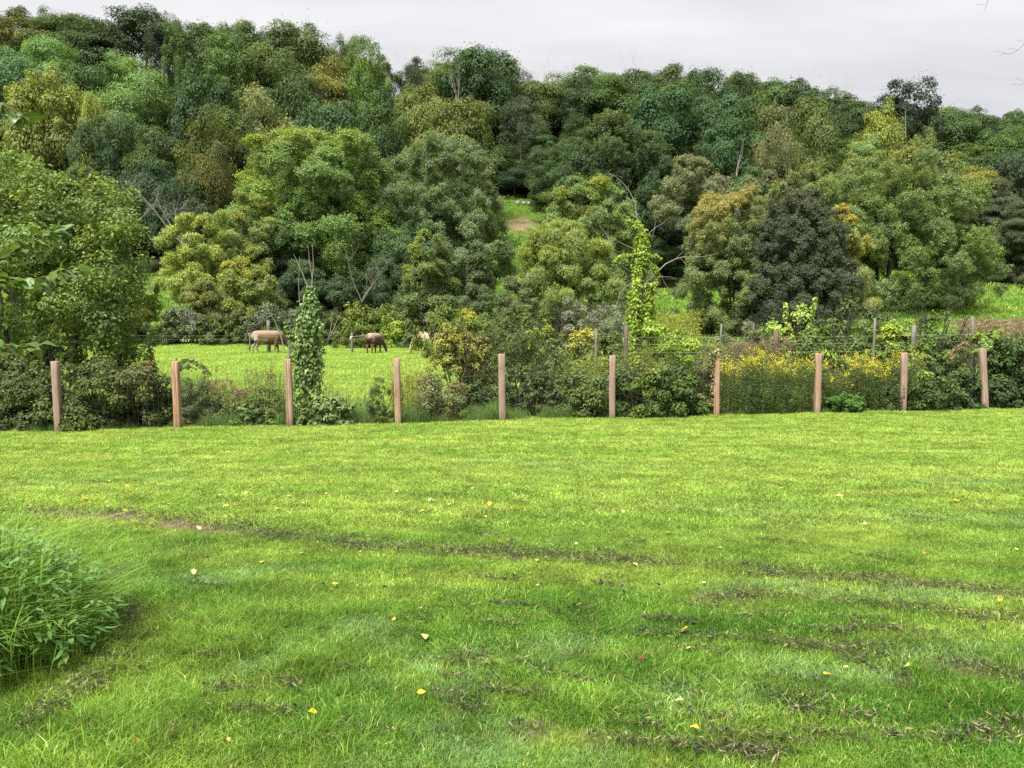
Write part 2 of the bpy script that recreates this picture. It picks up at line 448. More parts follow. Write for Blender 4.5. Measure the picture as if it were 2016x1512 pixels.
# ------------------------------------------------------------------ ground
TRACKS = [  # pixel polylines of bare or scuffed ground on the lawn, half-width (m), strength
    ([(40, 1010), (200, 1015), (330, 1027), (460, 1044)], 0.28, 0.95),
    ([(430, 1040), (620, 1068), (760, 1085), (900, 1091), (1040, 1094), (1130, 1099), (1260, 1110), (1340, 1116)], 0.18, 0.72),
    ([(1480, 1134), (1620, 1140), (1760, 1151), (1900, 1166), (2080, 1180)], 0.16, 0.75),
    ([(1390, 1182), (1480, 1176), (1600, 1182)], 0.10, 0.7),
    ([(1690, 1192), (1860, 1215), (2050, 1238)], 0.11, 0.7),
    ([(1240, 1248), (1400, 1262), (1550, 1275)], 0.06, 0.5),
    ([(1550, 1276), (1700, 1288), (1850, 1312), (2060, 1350)], 0.13, 0.62),
    ([(1520, 1392), (1640, 1388)], 0.07, 0.62), ([(1680, 1425), (1770, 1450)], 0.06, 0.6),
    ([(1010, 1442), (1080, 1448)], 0.05, 0.85), ([(1150, 1468), (1300, 1478), (1420, 1490), (1540, 1515)], 0.05, 0.6),
    ([(205, 1130), (240, 1185), (255, 1250), (215, 1320), (130, 1385), (20, 1440)], 0.11, 0.7),
    ([(400, 1375), (445, 1378)], 0.04, 0.9), ([(530, 1345), (590, 1362)], 0.05, 0.7), ([(330, 1295), (450, 1305)], 0.04, 0.6),
    ([(840, 985), (900, 975)], 0.15, 0.3), ([(800, 1016), (850, 1012)], 0.12, 0.4), ([(1440, 1015), (1540, 1003)], 0.2, 0.2),
]
_rs = random.Random(5)
for _k in range(120):                                  # broken streaks of dark thatch along the passes of the mower
    _px, _py = _rs.uniform(250, 2010), _rs.uniform(985, 1490)
    if _k > 50: _px = _rs.uniform(900, 2010); _py = _rs.uniform(1060, 1500)
    _L = _rs.uniform(20, 130) * (0.6 + (_py - 950) / 700)
    TRACKS.append(([(_px - _L / 2, _py - _L * 0.045), (_px, _py + _rs.uniform(-2, 2)), (_px + _L / 2, _py + _L * 0.055)], _rs.uniform(0.018, 0.045), _rs.uniform(0.5, 0.85)))
_TR = [(np.array([[*ground_at(*p)][:2] for p in pl]), w, s) for pl, w, s in TRACKS]
def bare(x, y):
    x = np.asarray(x, float); y = np.asarray(y, float)
    out = np.zeros(x.shape); X0, Y0 = x, y
    for P, w, s in _TR:
        near_ = (x > P[:, 0].min() - 3 * w) & (x < P[:, 0].max() + 3 * w) & (y > P[:, 1].min() - 3 * w) & (y < P[:, 1].max() + 3 * w)
        if not near_.any(): continue
        x, y = X0[near_], Y0[near_]
        dm = np.full(x.shape, 1e9)
        for a, b in zip(P[:-1], P[1:]):
            ab = b - a; t = np.clip(((x - a[0]) * ab[0] + (y - a[1]) * ab[1]) / (ab @ ab), 0, 1)
            dm = np.minimum(dm, np.hypot(x - a[0] - ab[0] * t, y - a[1] - ab[1] * t))
        n = 0.65 * np.sin(x * 9.1 + np.sin(y * 7.3) * 2) * np.sin(y * 11.7 + x * 3.1) + 0.35 * np.sin(x * 23.3 - y * 17.9)
        out[near_] = np.maximum(out[near_], s * np.clip(1.35 - dm / w + 0.45 * n, 0, 1)); x, y = X0, Y0
    return out

# --- materials of the ground
m_lawn, t, o = newmat('lawn_soil'); b = NB(t)
pos = b.n('ShaderNodeNewGeometry').outputs['Position']
f1 = b.noise(pos, 3.0, 6, 0.65); f2 = b.noise(pos, 30.0, 4, 0.6); f3 = b.noise(pos, 0.5, 3)
c = b.mix(b.mapr(f1, 0.35, 0.65, 0, 1), (0.095, 0.130, 0.022, 1), (0.15, 0.185, 0.030, 1))
c = b.mix(b.mapr(f2, 0.4, 0.65, 0, 0.45), c, (0.085, 0.070, 0.030, 1))
ba = b.n('ShaderNodeAttribute', attribute_name='bare').outputs['Fac']
soil = b.mix(b.mapr(f2, 0.35, 0.7, 0, 1), (0.07, 0.058, 0.032, 1), (0.23, 0.19, 0.115, 1))
c = b.mix(b.mapr(ba, 0.55, 0.9, 0, 1), b.mix(b.mapr(ba, 0.1, 0.5, 0, 0.75), c, (0.055, 0.065, 0.022, 1)), soil)
bs = b.n('ShaderNodeBsdfPrincipled', {'Base Color': c, 'Roughness': 0.95, 'Specular IOR Level': 0.1})
bu = b.n('ShaderNodeBump', {'Height': f2, 'Strength': 0.7, 'Distance': 0.02}); t.links.new(bu.outputs[0], bs.inputs['Normal'])
t.links.new(bs.outputs[0], o.inputs[0])

m_past, t, o = newmat('pasture_turf'); b = NB(t)
pos = b.n('ShaderNodeNewGeometry').outputs['Position']
f1 = b.noise(pos, 0.35, 5, 0.6); f2 = b.noise(pos, 6.0, 5, 0.65)
c = b.mix(b.mapr(f1, 0.35, 0.65, 0, 1), (0.125, 0.19, 0.032, 1), (0.185, 0.235, 0.045, 1))
c = b.mix(b.mapr(f2, 0.45, 0.75, 0, 0.5), c, (0.065, 0.10, 0.018, 1))
bs = b.n('ShaderNodeBsdfPrincipled', {'Base Color': c, 'Roughness': 0.95, 'Specular IOR Level': 0.1})
bu = b.n('ShaderNodeBump', {'Height': f2, 'Strength': 0.8, 'Distance': 0.06}); t.links.new(bu.outputs[0], bs.inputs['Normal'])
t.links.new(bs.outputs[0], o.inputs[0])

m_hill, t, o = newmat('hill_meadow'); b = NB(t)
pos = b.n('ShaderNodeNewGeometry').outputs['Position']
f1 = b.noise(pos, 0.12, 6, 0.65); f2 = b.noise(pos, 1.3, 5, 0.7)
mead = b.mix(b.mapr(f1, 0.38, 0.62, 0, 1), (0.10, 0.19, 0.035, 1), (0.16, 0.22, 0.045, 1))
mead = b.mix(b.mapr(f2, 0.50, 0.72, 0, 0.8), mead, (0.040, 0.075, 0.020, 1))
mead = b.mix(b.n('ShaderNodeAttribute', attribute_name='scar').outputs['Fac'], mead, (0.20, 0.135, 0.085, 1))
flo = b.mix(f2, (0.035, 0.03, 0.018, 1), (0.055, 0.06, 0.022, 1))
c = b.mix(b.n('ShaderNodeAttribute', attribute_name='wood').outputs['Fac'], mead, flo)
bs = b.n('ShaderNodeBsdfPrincipled', {'Base Color': c, 'Roughness': 0.95, 'Specular IOR Level': 0.1})
bu = b.n('ShaderNodeBump', {'Height': f2, 'Strength': 1.0, 'Distance': 0.5}); t.links.new(bu.outputs[0], bs.inputs['Normal'])
t.links.new(bs.outputs[0], o.inputs[0])

def sheet(name, xs, rows, mat, attrf=None, label=None):
    """rows: function row index -> y for every x (list of arrays)"""
    Xg = np.tile(xs, (len(rows), 1)); Yg = np.array(rows)
    Z = G(Xg, Yg)
    V = np.stack([Xg, Yg, Z], -1).reshape(-1, 3); n = len(xs)
    i, j = np.meshgrid(np.arange(len(rows) - 1), np.arange(n - 1), indexing='ij')
    F = np.stack([i * n + j, i * n + j + 1, (i + 1) * n + j + 1, (i + 1) * n + j], -1).reshape(-1, 4)
    at_ = {k: f(Xg.ravel(), Yg.ravel()) for k, f in (attrf or {}).items()}
    me = mesh_from(name, V, F, [mat], at_, True)
    return link(name, me, kind='structure', label=label, cat='ground')
far = np.array([20, 28, 40, 60, 90, 140, 220, 350, 600, 1000, 1800], float)
xs = np.concatenate([-far[::-1], np.arange(-15, 17.01, 0.13), far])
fy = fence_y(xs) + 0.30
lawn_rows = [np.full_like(xs, v) for v in (-1500, -600, -200, -60, -20, -6, 0, 1)] + \
            [1.0 + (fy - 1.0) * s for s in np.linspace(0, 1, 130)[1:]]
sheet('lawn', xs, lawn_rows, m_lawn, {'bare': bare}, 'mown green lawn with scuffed mower tracks in front of the posts')
xs2 = np.concatenate([-far[::-1], np.arange(-16, 17, 1.0), far])
fy2 = np.interp(xs2, xs, fy)
past_rows = [fy2 + (62.0 - fy2) * s for s in np.linspace(0, 1, 60)]
sheet('pasture', xs2, past_rows, m_past, None, 'bright yellow-green pasture behind the fence where the cattle graze')
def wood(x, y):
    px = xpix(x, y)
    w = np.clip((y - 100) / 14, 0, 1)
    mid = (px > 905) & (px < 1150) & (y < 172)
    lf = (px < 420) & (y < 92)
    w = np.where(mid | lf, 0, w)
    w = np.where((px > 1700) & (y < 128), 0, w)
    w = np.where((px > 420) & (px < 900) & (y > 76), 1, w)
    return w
def scar(x, y):
    p = at(1026, 446, 152); return np.clip(1.6 - np.hypot((x - p.x) / 3.6, (y - 152) / 7), 0, 1) * 0.9
xs3 = np.concatenate([-far[::-1][:-3], np.arange(-64, 65, 2.0), far[3:]])
hill_ys = np.concatenate([np.arange(62, 262, 2.5), np.arange(265, 425, 10), [500, 700, 1100, 1800, 2600]])
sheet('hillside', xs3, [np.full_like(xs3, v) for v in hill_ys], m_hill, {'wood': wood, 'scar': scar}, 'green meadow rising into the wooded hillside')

# ------------------------------------------------------------------ grass blades
m_grass, t, o = newmat('grass_blade'); b = NB(t)
pos = b.n('ShaderNodeNewGeometry').outputs['Position']
sp = b.n('ShaderNodeSeparateXYZ', {0: pos})
mpn = b.n('ShaderNodeMapping', {'Vector': pos, 'Scale': (0.45, 0.9, 0.0), 'Location': (4.3, 0.7, 0)})
n1 = b.noise(mpn.outputs[0], 1.0, 4, 0.6)
mp2 = b.n('ShaderNodeMapping', {'Vector': pos, 'Scale': (0.8, 1.0, 0.0), 'Location': (1.3, 7.9, 0), 'Rotation': (0, 0, 0.25)})
n2 = b.noise(mp2.outputs[0], 1.0, 3, 0.6)
mp3 = b.n('ShaderNodeMapping', {'Vector': pos, 'Scale': (0.35, 3.6, 0.0), 'Rotation': (0, 0, 0.12)})
n3 = b.noise(mp3.outputs[0], 1.2, 3, 0.6)
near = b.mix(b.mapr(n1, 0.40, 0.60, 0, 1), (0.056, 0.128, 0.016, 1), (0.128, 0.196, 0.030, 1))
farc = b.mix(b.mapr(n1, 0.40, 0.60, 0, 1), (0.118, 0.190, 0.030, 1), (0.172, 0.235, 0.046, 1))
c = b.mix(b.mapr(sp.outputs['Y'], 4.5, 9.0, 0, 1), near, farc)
tone = b.n('ShaderNodeAttribute', attribute_name='tone').outputs['Fac']
c = b.mix(b.mapr(tone, 0.5, 1.0, 0, 0.8), c, (0.112, 0.185, 0.070, 1))      # pale blue-green fescue tufts
c = b.mix(b.mapr(tone, 0.5, 0.0, 0, 0.85), c, (0.040, 0.105, 0.012, 1))      # lush dark green tufts
sl = b.math('ADD', b.math('MULTIPLY_ADD', sp.outputs['X'], 0.27, sp.outputs['Y']), b.math('MULTIPLY', n2, 0.9))
stripe = b.math('SINE', b.math('MULTIPLY', sl, 9.5))                          # passes of the mower
c = b.mix(b.mapr(n3, 0.56, 0.70, 0, 0.40), c, (0.105, 0.130, 0.040, 1))     # duller mower lines
ra = b.n('ShaderNodeAttribute', attribute_name='rnd').outputs['Fac']
c = b.mix(b.mapr(ra, 0.93, 1.0, 0, 0.8), c, (0.32, 0.27, 0.12, 1))           # dead straw blades
n4 = b.noise(pos, 3.2, 5, 0.65)
hs = b.n('ShaderNodeHueSaturation', {'Value': b.math('MULTIPLY', b.mapr(ra, 0, 0.93, 0.52, 1.48), b.math('MULTIPLY', b.mapr(n4, 0.32, 0.68, 0.66, 1.26), b.mapr(stripe, -1, 1, 0.93, 1.06))), 'Color': c})
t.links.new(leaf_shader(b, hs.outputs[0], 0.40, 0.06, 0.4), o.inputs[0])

m_pgrass, t, o = newmat('pasture_grass'); b = NB(t)
pos = b.n('ShaderNodeNewGeometry').outputs['Position']
n1 = b.noise(pos, 0.35, 4, 0.6); n2 = b.noise(pos, 1.6, 4, 0.6)
c = b.mix(b.mapr(n1, 0.36, 0.64, 0, 1), (0.130, 0.205, 0.036, 1), (0.190, 0.250, 0.052, 1))
c = b.mix(b.mapr(n2, 0.55, 0.72, 0, 0.6), c, (0.085, 0.140, 0.022, 1))
ra = b.n('ShaderNodeAttribute', attribute_name='rnd').outputs['Fac']
hs = b.n('ShaderNodeHueSaturation', {'Value': b.mapr(ra, 0, 1, 0.75, 1.3), 'Color': c})
t.links.new(leaf_shader(b, hs.outputs[0], 0.35, 0.08, 0.4), o.inputs[0])

m_mgrass, t, o = newmat('meadow_grass'); b = NB(t)
pos = b.n('ShaderNodeNewGeometry').outputs['Position']
n1 = b.noise(pos, 0.12, 5, 0.65); n2 = b.noise(pos, 0.6, 4, 0.6)
c = b.mix(b.mapr(n1, 0.36, 0.64, 0, 1), (0.085, 0.165, 0.030, 1), (0.150, 0.215, 0.040, 1))
c = b.mix(b.mapr(n2, 0.52, 0.70, 0, 0.7), c, (0.045, 0.085, 0.022, 1))
ra = b.n('ShaderNodeAttribute', attribute_name='rnd').outputs['Fac']
hs = b.n('ShaderNodeHueSaturation', {'Value': b.mapr(ra, 0, 1, 0.7, 1.3), 'Color': c})
t.links.new(leaf_shader(b, hs.outputs[0], 0.3, 0.05, 0.5), o.inputs[0])

def blades(n, spread, hgt, wid, rng, lean=0.45, P=None, bend=0.5, hvar=0.35):
    """grass blades as 5 points, a quad and two triangles... V, F3, rnd"""
    if P is None:
        P = np.zeros((n, 3)); P[:, :2] = rng.normal(size=(n, 2)) * spread
    n = len(P)
    a = rng.uniform(0, 6.283, n); h = hgt * np.clip(1 + rng.normal(size=n) * hvar, 0.3, 2.0); w = wid * rng.uniform(0.6, 1.3, n)
    ln = np.abs(rng.normal(size=n)) * lean * h
    dirv = np.stack([np.cos(a), np.sin(a), np.zeros(n)], 1); side = np.stack([-np.sin(a), np.cos(a), np.zeros(n)], 1)
    rot = rng.uniform(-1.2, 1.2, n); side = side * np.cos(rot)[:, None] + dirv * np.sin(rot)[:, None]
    up = np.array([0, 0, 1.0])
    mid = P + dirv * (ln * (1 - bend) * 0.6)[:, None] + up * (h * 0.6)[:, None]
    tip = P + dirv * ln[:, None] + up * (h * (1 - 0.25 * bend))[:, None]
    V = np.stack([P - side * w[:, None] / 2, P + side * w[:, None] / 2, mid + side * w[:, None] * 0.42, mid - side * w[:, None] * 0.42, tip], 1).reshape(-1, 3)
    i = np.arange(n)[:, None] * 5
    F = np.concatenate([i + np.array([[0, 1, 2]]), i + np.array([[0, 2, 3]]), i + np.array([[3, 2, 4]])], 0)
    return V, F, np.repeat(rng.random(n), 5)

def scatter(name, pts, rot, scl, idx, protos, label, cat, kind='stuff'):
    """one object: tufts instanced on points that lie on the ground"""
    me = bpy.data.meshes.new(name)
    me.vertices.add(len(pts)); me.vertices.foreach_set('co', np.asarray(pts, np.float32).ravel())
    for k, a, ty in (('rot', rot, 'FLOAT'), ('scl', scl, 'FLOAT'), ('idx', idx, 'INT')):
        at_ = me.attributes.new(k, ty, 'POINT'); at_.data.foreach_set('value', np.asarray(a, np.int32 if ty == 'INT' else np.float32))
    me.update()
    coll = bpy.data.collections.new(name + '_tufts')
    for i, p in enumerate(protos):
        coll.objects.link(bpy.data.objects.new(f'{name}_tuft_{i:02d}', p))
    o = link(name, me, label=label, cat=cat, kind=kind)
    ng = bpy.data.node_groups.new(name, 'GeometryNodeTree')
    ng.interface.new_socket('Geometry', in_out='INPUT', socket_type='NodeSocketGeometry')
    ng.interface.new_socket('Geometry', in_out='OUTPUT', socket_type='NodeSocketGeometry')
    N = ng.nodes; Lk = ng.links
    gi = N.new('NodeGroupInput'); go = N.new('NodeGroupOutput')
    ci = N.new('GeometryNodeCollectionInfo'); ci.inputs['Collection'].default_value = coll
    ci.inputs['Separate Children'].default_value = True; ci.inputs['Reset Children'].default_value = True
    ip = N.new('GeometryNodeInstanceOnPoints'); ip.inputs['Pick Instance'].default_value = True
    def na(nm, ty):
        a = N.new('GeometryNodeInputNamedAttribute'); a.data_type = ty; a.inputs['Name'].default_value = nm; return a.outputs['Attribute']
    cx = N.new('ShaderNodeCombineXYZ'); Lk.new(na('rot', 'FLOAT'), cx.inputs['Z'])
    Lk.new(gi.outputs[0], ip.inputs['Points']); Lk.new(ci.outputs[0], ip.inputs['Instance'])
    Lk.new(na('idx', 'INT'), ip.inputs['Instance Index']); Lk.new(cx.outputs[0], ip.inputs['Rotation'])
    Lk.new(na('scl', 'FLOAT'), ip.inputs['Scale']); Lk.new(ip.outputs[0], go.inputs[0])
    md = o.modifiers.new('tufts', 'NODES'); md.node_group = ng
    return o

rng = np.random.default_rng(11)
def tuftmesh(n, spread, h, w, mat, seed, tone=0.5, **k):
    r_ = np.random.default_rng(seed); V, F, a = blades(n, spread, h, w, r_, **k)
    return mesh_from('grass_tuft', V, F, [mat], {'rnd': a, 'tone': np.full(len(a), tone)})
near_t = [tuftmesh(560, 0.085, 0.027, 0.0036, m_grass, 100 + i, lean=0.8) for i in range(5)]
near_t += [tuftmesh(560, 0.085, 0.030, 0.0036, m_grass, 110 + i, 1.0, lean=0.9) for i in range(3)] + [tuftmesh(560, 0.085, 0.030, 0.0036, m_grass, 114 + i, 0.0, lean=0.8) for i in range(3)]
far_t = [tuftmesh(420, 0.12, 0.036, 0.0075, m_grass, 120 + i, lean=1.0) for i in range(4)] + [tuftmesh(420, 0.12, 0.036, 0.0075, m_grass, 125 + i, 0.85, lean=1.0) for i in range(2)]
tall_t = [tuftmesh(420, 0.075, 0.065, 0.0036, m_grass, 130 + i, 0.3, lean=0.85) for i in range(3)]
BLUE = [((680, 1235), .30, .25), ((725, 1310), .16, .30), ((600, 1295), .30, .12), ((500, 1330), .22, .14), ((1065, 1285), .34, .20), ((880, 1345), .22, .25), ((800, 1450), .45, .22), ((960, 1490), .5, .16), ((300, 1105), .35, .15),
        ((1640, 1335), .5, .12), ((1900, 1300), .5, .15), ((1350, 1390), .4, .1), ((1800, 1180), .6, .12), ((560, 1130), .4, .12), ((400, 1150), .3, .12), ((1450, 1160), .6, .1)]
DEEP = [((480, 1205), .40, .26), ((590, 1230), .22, .18), ((930, 1255), .45, .20), ((360, 1075), .5, .16), ((650, 1355), .22, .25), ((560, 1420), .35, .25), ((1180, 1440), .5, .2), ((1300, 1330), .5, .15), ((1750, 1390), .5, .15), ((250, 1060), .5, .15),
        ((1500, 1230), .6, .12), ((1130, 1190), .6, .12), ((130, 1100), .5, .2), ((1950, 1450), .4, .15), ((800, 1130), .6, .1), ((1650, 1120), .7, .12)]
def blob(L, x, y):
    m = np.zeros(x.shape)
    for (pp, rx, ry) in L:
        q = ground_at(*pp); m = np.maximum(m, np.exp(-((x - q.x) / rx) ** 2 - ((y - q.y) / ry) ** 2))
    return m
pts, rot, scl, idx = [], [], [], []
def lawn_zone(y0, y1, cell, ids, s0, s1):
    ys = np.arange(y0, y1, cell)
    for yv in ys:
        half = 0.72 * yv + 1.2
        xv = np.arange(-half, half, cell)
        x = xv + rng.uniform(-0.5, 0.5, len(xv)) * cell; y = yv + rng.uniform(-0.5, 0.5, len(xv)) * cell
        bb = np.maximum.reduce([bare(x, y), bare(x + 0.08, y) * 0.8, bare(x - 0.08, y) * 0.8, bare(x, y + 0.08) * 0.8, bare(x, y - 0.08) * 0.8])
        k = (y < fence_y(x) - 0.03) & (rng.random(len(x)) > bb * 1.15)
        x, y = x[k], y[k]
        pts.append(np.stack([x, y, G(x, y)], 1)); rot.append(rng.uniform(0, 6.283, len(x)))
        # height follows the wheel lines and thicker clumps of the turf
        hh = 1 + 0.16 * np.sin(y * 5.5 + x * 1.6) * np.sin(x * 0.9 + 1.0) + 0.12 * np.sin(x * 2.3 + y * 1.7)
        scl.append(hh * rng.uniform(s0, s1, len(x))); ii = rng.choice(ids, len(x))
        if y0 < 7:
            u = rng.random(len(x)); w = 0.25 * np.sin(x * 11 + y * 5) * np.sin(y * 13 - x * 4)
            ii = np.where(u < np.clip(blob(DEEP, x, y) * 0.95 + w * 0.3 - 0.05, 0, 1), rng.integers(8, 11, len(x)), ii)
            ii = np.where(rng.random(len(x)) < np.clip(blob(BLUE, x, y) * 0.95 + w * 0.3 - 0.1, 0, 1), rng.integers(5, 8, len(x)), ii)
        else:
            dull = 0.5 + 0.5 * np.sin(x * 0.55 + 1.7 * np.sin(y * 0.8)) * np.sin(y * 1.9 + 0.7 * np.sin(x * 0.4))
            ii = np.where(rng.random(len(x)) < np.clip((dull - 0.62) * 1.6, 0, 0.6) * np.clip((13 - y) / 3, 0, 1), rng.integers(15, 17, len(x)), ii)
        idx.append(ii)
# children of a collection are instanced in name order: tuft_00.. near, then far, then tall
lawn_zone(1.9, 7.0, 0.095, [0, 1, 2, 3, 4], 0.8, 1.15)
lawn_zone(7.0, 12.0, 0.15, [11, 12, 13, 14], 0.85, 1.15)
lawn_zone(12.0, 19.2, 0.20, [11, 12, 13, 14], 1.0, 1.4)
TALL = [((480, 1210), 0.26, 45), ((560, 1235), 0.22, 36), ((420, 1250), 0.25, 16), ((690, 1330), 0.14, 14), ((330, 1290), 0.22, 14),
        ((750, 1460), 0.18, 8), ((1150, 1400), 0.18, 8), ((1900, 1350), 0.25, 6), ((300, 1420), 0.2, 25), ((130, 1470), 0.2, 22),
        ((260, 1180), 0.18, 14), ((250, 1095), 0.3, 20), ((1350, 1340), 0.25, 6), ((620, 1490), 0.15, 8)]
for (pp, sd, n_) in TALL:
    q = ground_at(*pp); x = q.x + rng.normal(size=n_) * sd; y = q.y + rng.normal(size=n_) * sd * 0.8
    pts.append(np.stack([x, y, G(x, y)], 1)); rot.append(rng.uniform(0, 6.283, n_)); scl.append(rng.uniform(0.55, 1.1, n_)); idx.append(rng.choice([17, 18, 19], n_))
scatter('lawn_grass', np.concatenate(pts), np.concatenate(rot), np.concatenate(scl), np.concatenate(idx), near_t + far_t + tall_t,
        'short mown grass covering the whole lawn', 'grass')

# pasture and meadow grass
pas_t = [tuftmesh(420, 0.34, 0.075, 0.016, m_pgrass, 140 + i, lean=1.1) for i in range(4)]
pts, rot, scl, idx = [], [], [], []
yv = 17.5
while yv < 61:
    cell = 0.36 if yv < 30 else 0.55
    half = 0.70 * yv + 2
    xv = np.arange(-half, half, cell); x = xv + rng.uniform(-.5, .5, len(xv)) * cell; y = yv + rng.uniform(-.5, .5, len(xv)) * cell
    k = y > fence_y(x) + 1.6; x, y = x[k], y[k]
    pts.append(np.stack([x, y, G(x, y)], 1)); rot.append(rng.uniform(0, 6.283, len(x)))
    scl.append(rng.uniform(0.55, 1.05, len(x)) * (1 if yv < 30 else 1.35) * np.where(rng.random(len(x)) < 0.05, 1.6, 1)); idx.append(rng.integers(0, 4, len(x)))
    yv += cell
scatter('pasture_grass', np.concatenate(pts), np.concatenate(rot), np.concatenate(scl), np.concatenate(idx), pas_t,
        'bright grazed grass of the pasture beyond the fence', 'grass')
mea_t = [tuftmesh(300, 0.8, 0.22, 0.06, m_mgrass, 150 + i, lean=1.1) for i in range(3)]
pts, rot, scl, idx = [], [], [], []
for yv in np.arange(63, 172, 1.15):
    half = 0.72 * yv; xv = np.arange(-half, half, 1.15)
    x = xv + rng.uniform(-.5, .5, len(xv)) * 1.1; y = yv + rng.uniform(-.5, .5, len(xv)) * 1.1
    px = xpix(x, y)
    k = (wood(x, y) < 0.5) & (rng.random(len(x)) > scar(x, y)); x, y = x[k], y[k]
    pts.append(np.stack([x, y, G(x, y)], 1)); rot.append(rng.uniform(0, 6.283, len(x)))
    scl.append(rng.uniform(0.6, 1.2, len(x)) * np.where(rng.random(len(x)) < 0.06, 1.7, 1)); idx.append(rng.integers(0, 3, len(x)))
scatter('meadow_grass', np.concatenate(pts), np.concatenate(rot), np.concatenate(scl), np.concatenate(idx), mea_t,
        'rough green grass on the meadow slope below the wood', 'grass')

# ------------------------------------------------------------------ new wooden fence posts
def woodmat():
    m, t, o = newmat('new_timber'); b = NB(t)
    oc = b.n('ShaderNodeTexCoord').outputs['Object']; oi = b.n('ShaderNodeObjectInfo')
    off = b.n('ShaderNodeVectorMath', {0: oc, 1: b.n('ShaderNodeCombineXYZ', {0: b.math('MULTIPLY', oi.outputs['Random'], 37.0), 2: b.math('MULTIPLY', oi.outputs['Random'], 11.0)}).outputs[0]}, operation='ADD')
    m1 = b.n('ShaderNodeMapping', {'Vector': off.outputs[0], 'Scale': (14, 14, 0.9)})
    g1 = b.noise(m1.outputs[0], 2.0, 6, 0.6)
    m2 = b.n('ShaderNodeMapping', {'Vector': off.outputs[0], 'Scale': (60, 60, 1.4)})
    g2 = b.noise(m2.outputs[0], 1.6, 3, 0.6)
    vo = b.n('ShaderNodeTexVoronoi', {'Vector': b.n('ShaderNodeMapping', {'Vector': off.outputs[0], 'Scale': (7, 7, 3.2)}).outputs[0], 'Scale': 1.0})
    knot = b.mapr(vo.outputs['Distance'], 0.05, 0.13, 1, 0)
    c = b.ramp(g1, [(0.30, (0.20, 0.115, 0.065)), (0.50, (0.31, 0.195, 0.128)), (0.68, (0.39, 0.265, 0.19))])
    c = b.mix(b.mapr(g2, 0.56, 0.70, 0, 0.75), c, (0.15, 0.075, 0.042, 1))
    c = b.mix(b.math('MULTIPLY', knot, 0.7), c, (0.16, 0.075, 0.04, 1))
    zz = b.n('ShaderNodeSeparateXYZ', {0: oc}).outputs['Z']
    c = b.mix(b.mapr(b.math('MULTIPLY_ADD', g1, 0.25, zz), 0.34, 0.12, 0, 0.7), c, (0.10, 0.075, 0.045, 1))     # damp, soil-splashed foot
    c = b.mix(b.mapr(b.noise(off.outputs[0], 3.0, 4), 0.52, 0.72, 0, 0.5), c, (0.30, 0.27, 0.23, 1))                # greying patches
    hs = b.n('ShaderNodeHueSaturation', {'Saturation': b.mapr(oi.outputs['Random'], 0, 1, 0.75, 1.1), 'Value': b.mapr(oi.outputs['Random'], 0, 1, 0.85, 1.12), 'Color': c})
    bs = b.n('ShaderNodeBsdfPrincipled', {'Base Color': hs.outputs[0], 'Roughness': 0.8, 'Specular IOR Level': 0.25})
    bu = b.n('ShaderNodeBump', {'Height': g2, 'Strength': 0.5, 'Distance': 0.006}); t.links.new(bu.outputs[0], bs.inputs['Normal'])
    t.links.new(bs.outputs[0], o.inputs[0]); return m
m_timber = woodmat()
m_old = barkmat((0.19, 0.18, 0.155), (0.085, 0.08, 0.065), 'weathered_timber')
m_dkold = barkmat((0.15, 0.12, 0.095), (0.06, 0.045, 0.035), 'dark_old_timber')
m_wire = plainmat('galvanised_wire', (0.20, 0.20, 0.19), 0.7)
m_mesh = plainmat('dull_mesh_wire', (0.07, 0.07, 0.065), 0.8)

def square_post(name, w, h, mat, seed, bury=0.3, chamfer=0.014, warp=0.006, split=True):
    """squared timber post with eased edges, a slight wind along its length and a check running down one face"""
    r_ = np.random.default_rng(seed)
    hw = w / 2; c_ = chamfer
    prof = np.array([(-hw + c_, -hw), (-w * 0.02, -hw), (0, -hw + (0.012 if split else 0)), (w * 0.02, -hw), (hw - c_, -hw), (hw, -hw + c_), (hw, hw - c_), (hw - c_, hw), (-hw + c_, hw), (-hw, hw - c_), (-hw, -hw + c_)])
    zs = np.array([-bury, 0, .2, .45, .7, .95, 1.2, 1.0]) if False else np.concatenate([[-bury], np.linspace(0, h - 0.012, 8), [h]])
    V = []
    sx = r_.uniform(-0.25, 0.25) * w
    for k, z in enumerate(zs):
        s = 1.0 if k < len(zs) - 1 else 0.93
        a = r_.uniform(-1, 1) * 0.0 + (z / h) * r_.uniform(-0.01, 0.01)
        p = prof * s; p = p.copy(); p[1:4, 0] += sx + 0.15 * sx * math.sin(z * 3)
        x = p[:, 0] * math.cos(a) - p[:, 1] * math.sin(a) + warp * math.sin(z * 2.1 + seed); y = p[:, 0] * math.sin(a) + p[:, 1] * math.cos(a)
        V.append(np.stack([x, y, np.full(len(p), z) + (r_.normal(size=len(p)) * 0.003 if k == len(zs) - 1 else 0)], 1))
    n = len(prof); V = np.concatenate(V)
    i, j = np.meshgrid(np.arange(len(zs) - 1), np.arange(n), indexing='ij')
    F = np.stack([i * n + j, i * n + (j + 1) % n, (i + 1) * n + (j + 1) % n, (i + 1) * n + j], -1).reshape(-1, 4)
    cap = np.array([[(len(zs) - 1) * n + k for k in range(n)]])
    return mesh_from(name, V, [F, cap], [mat])

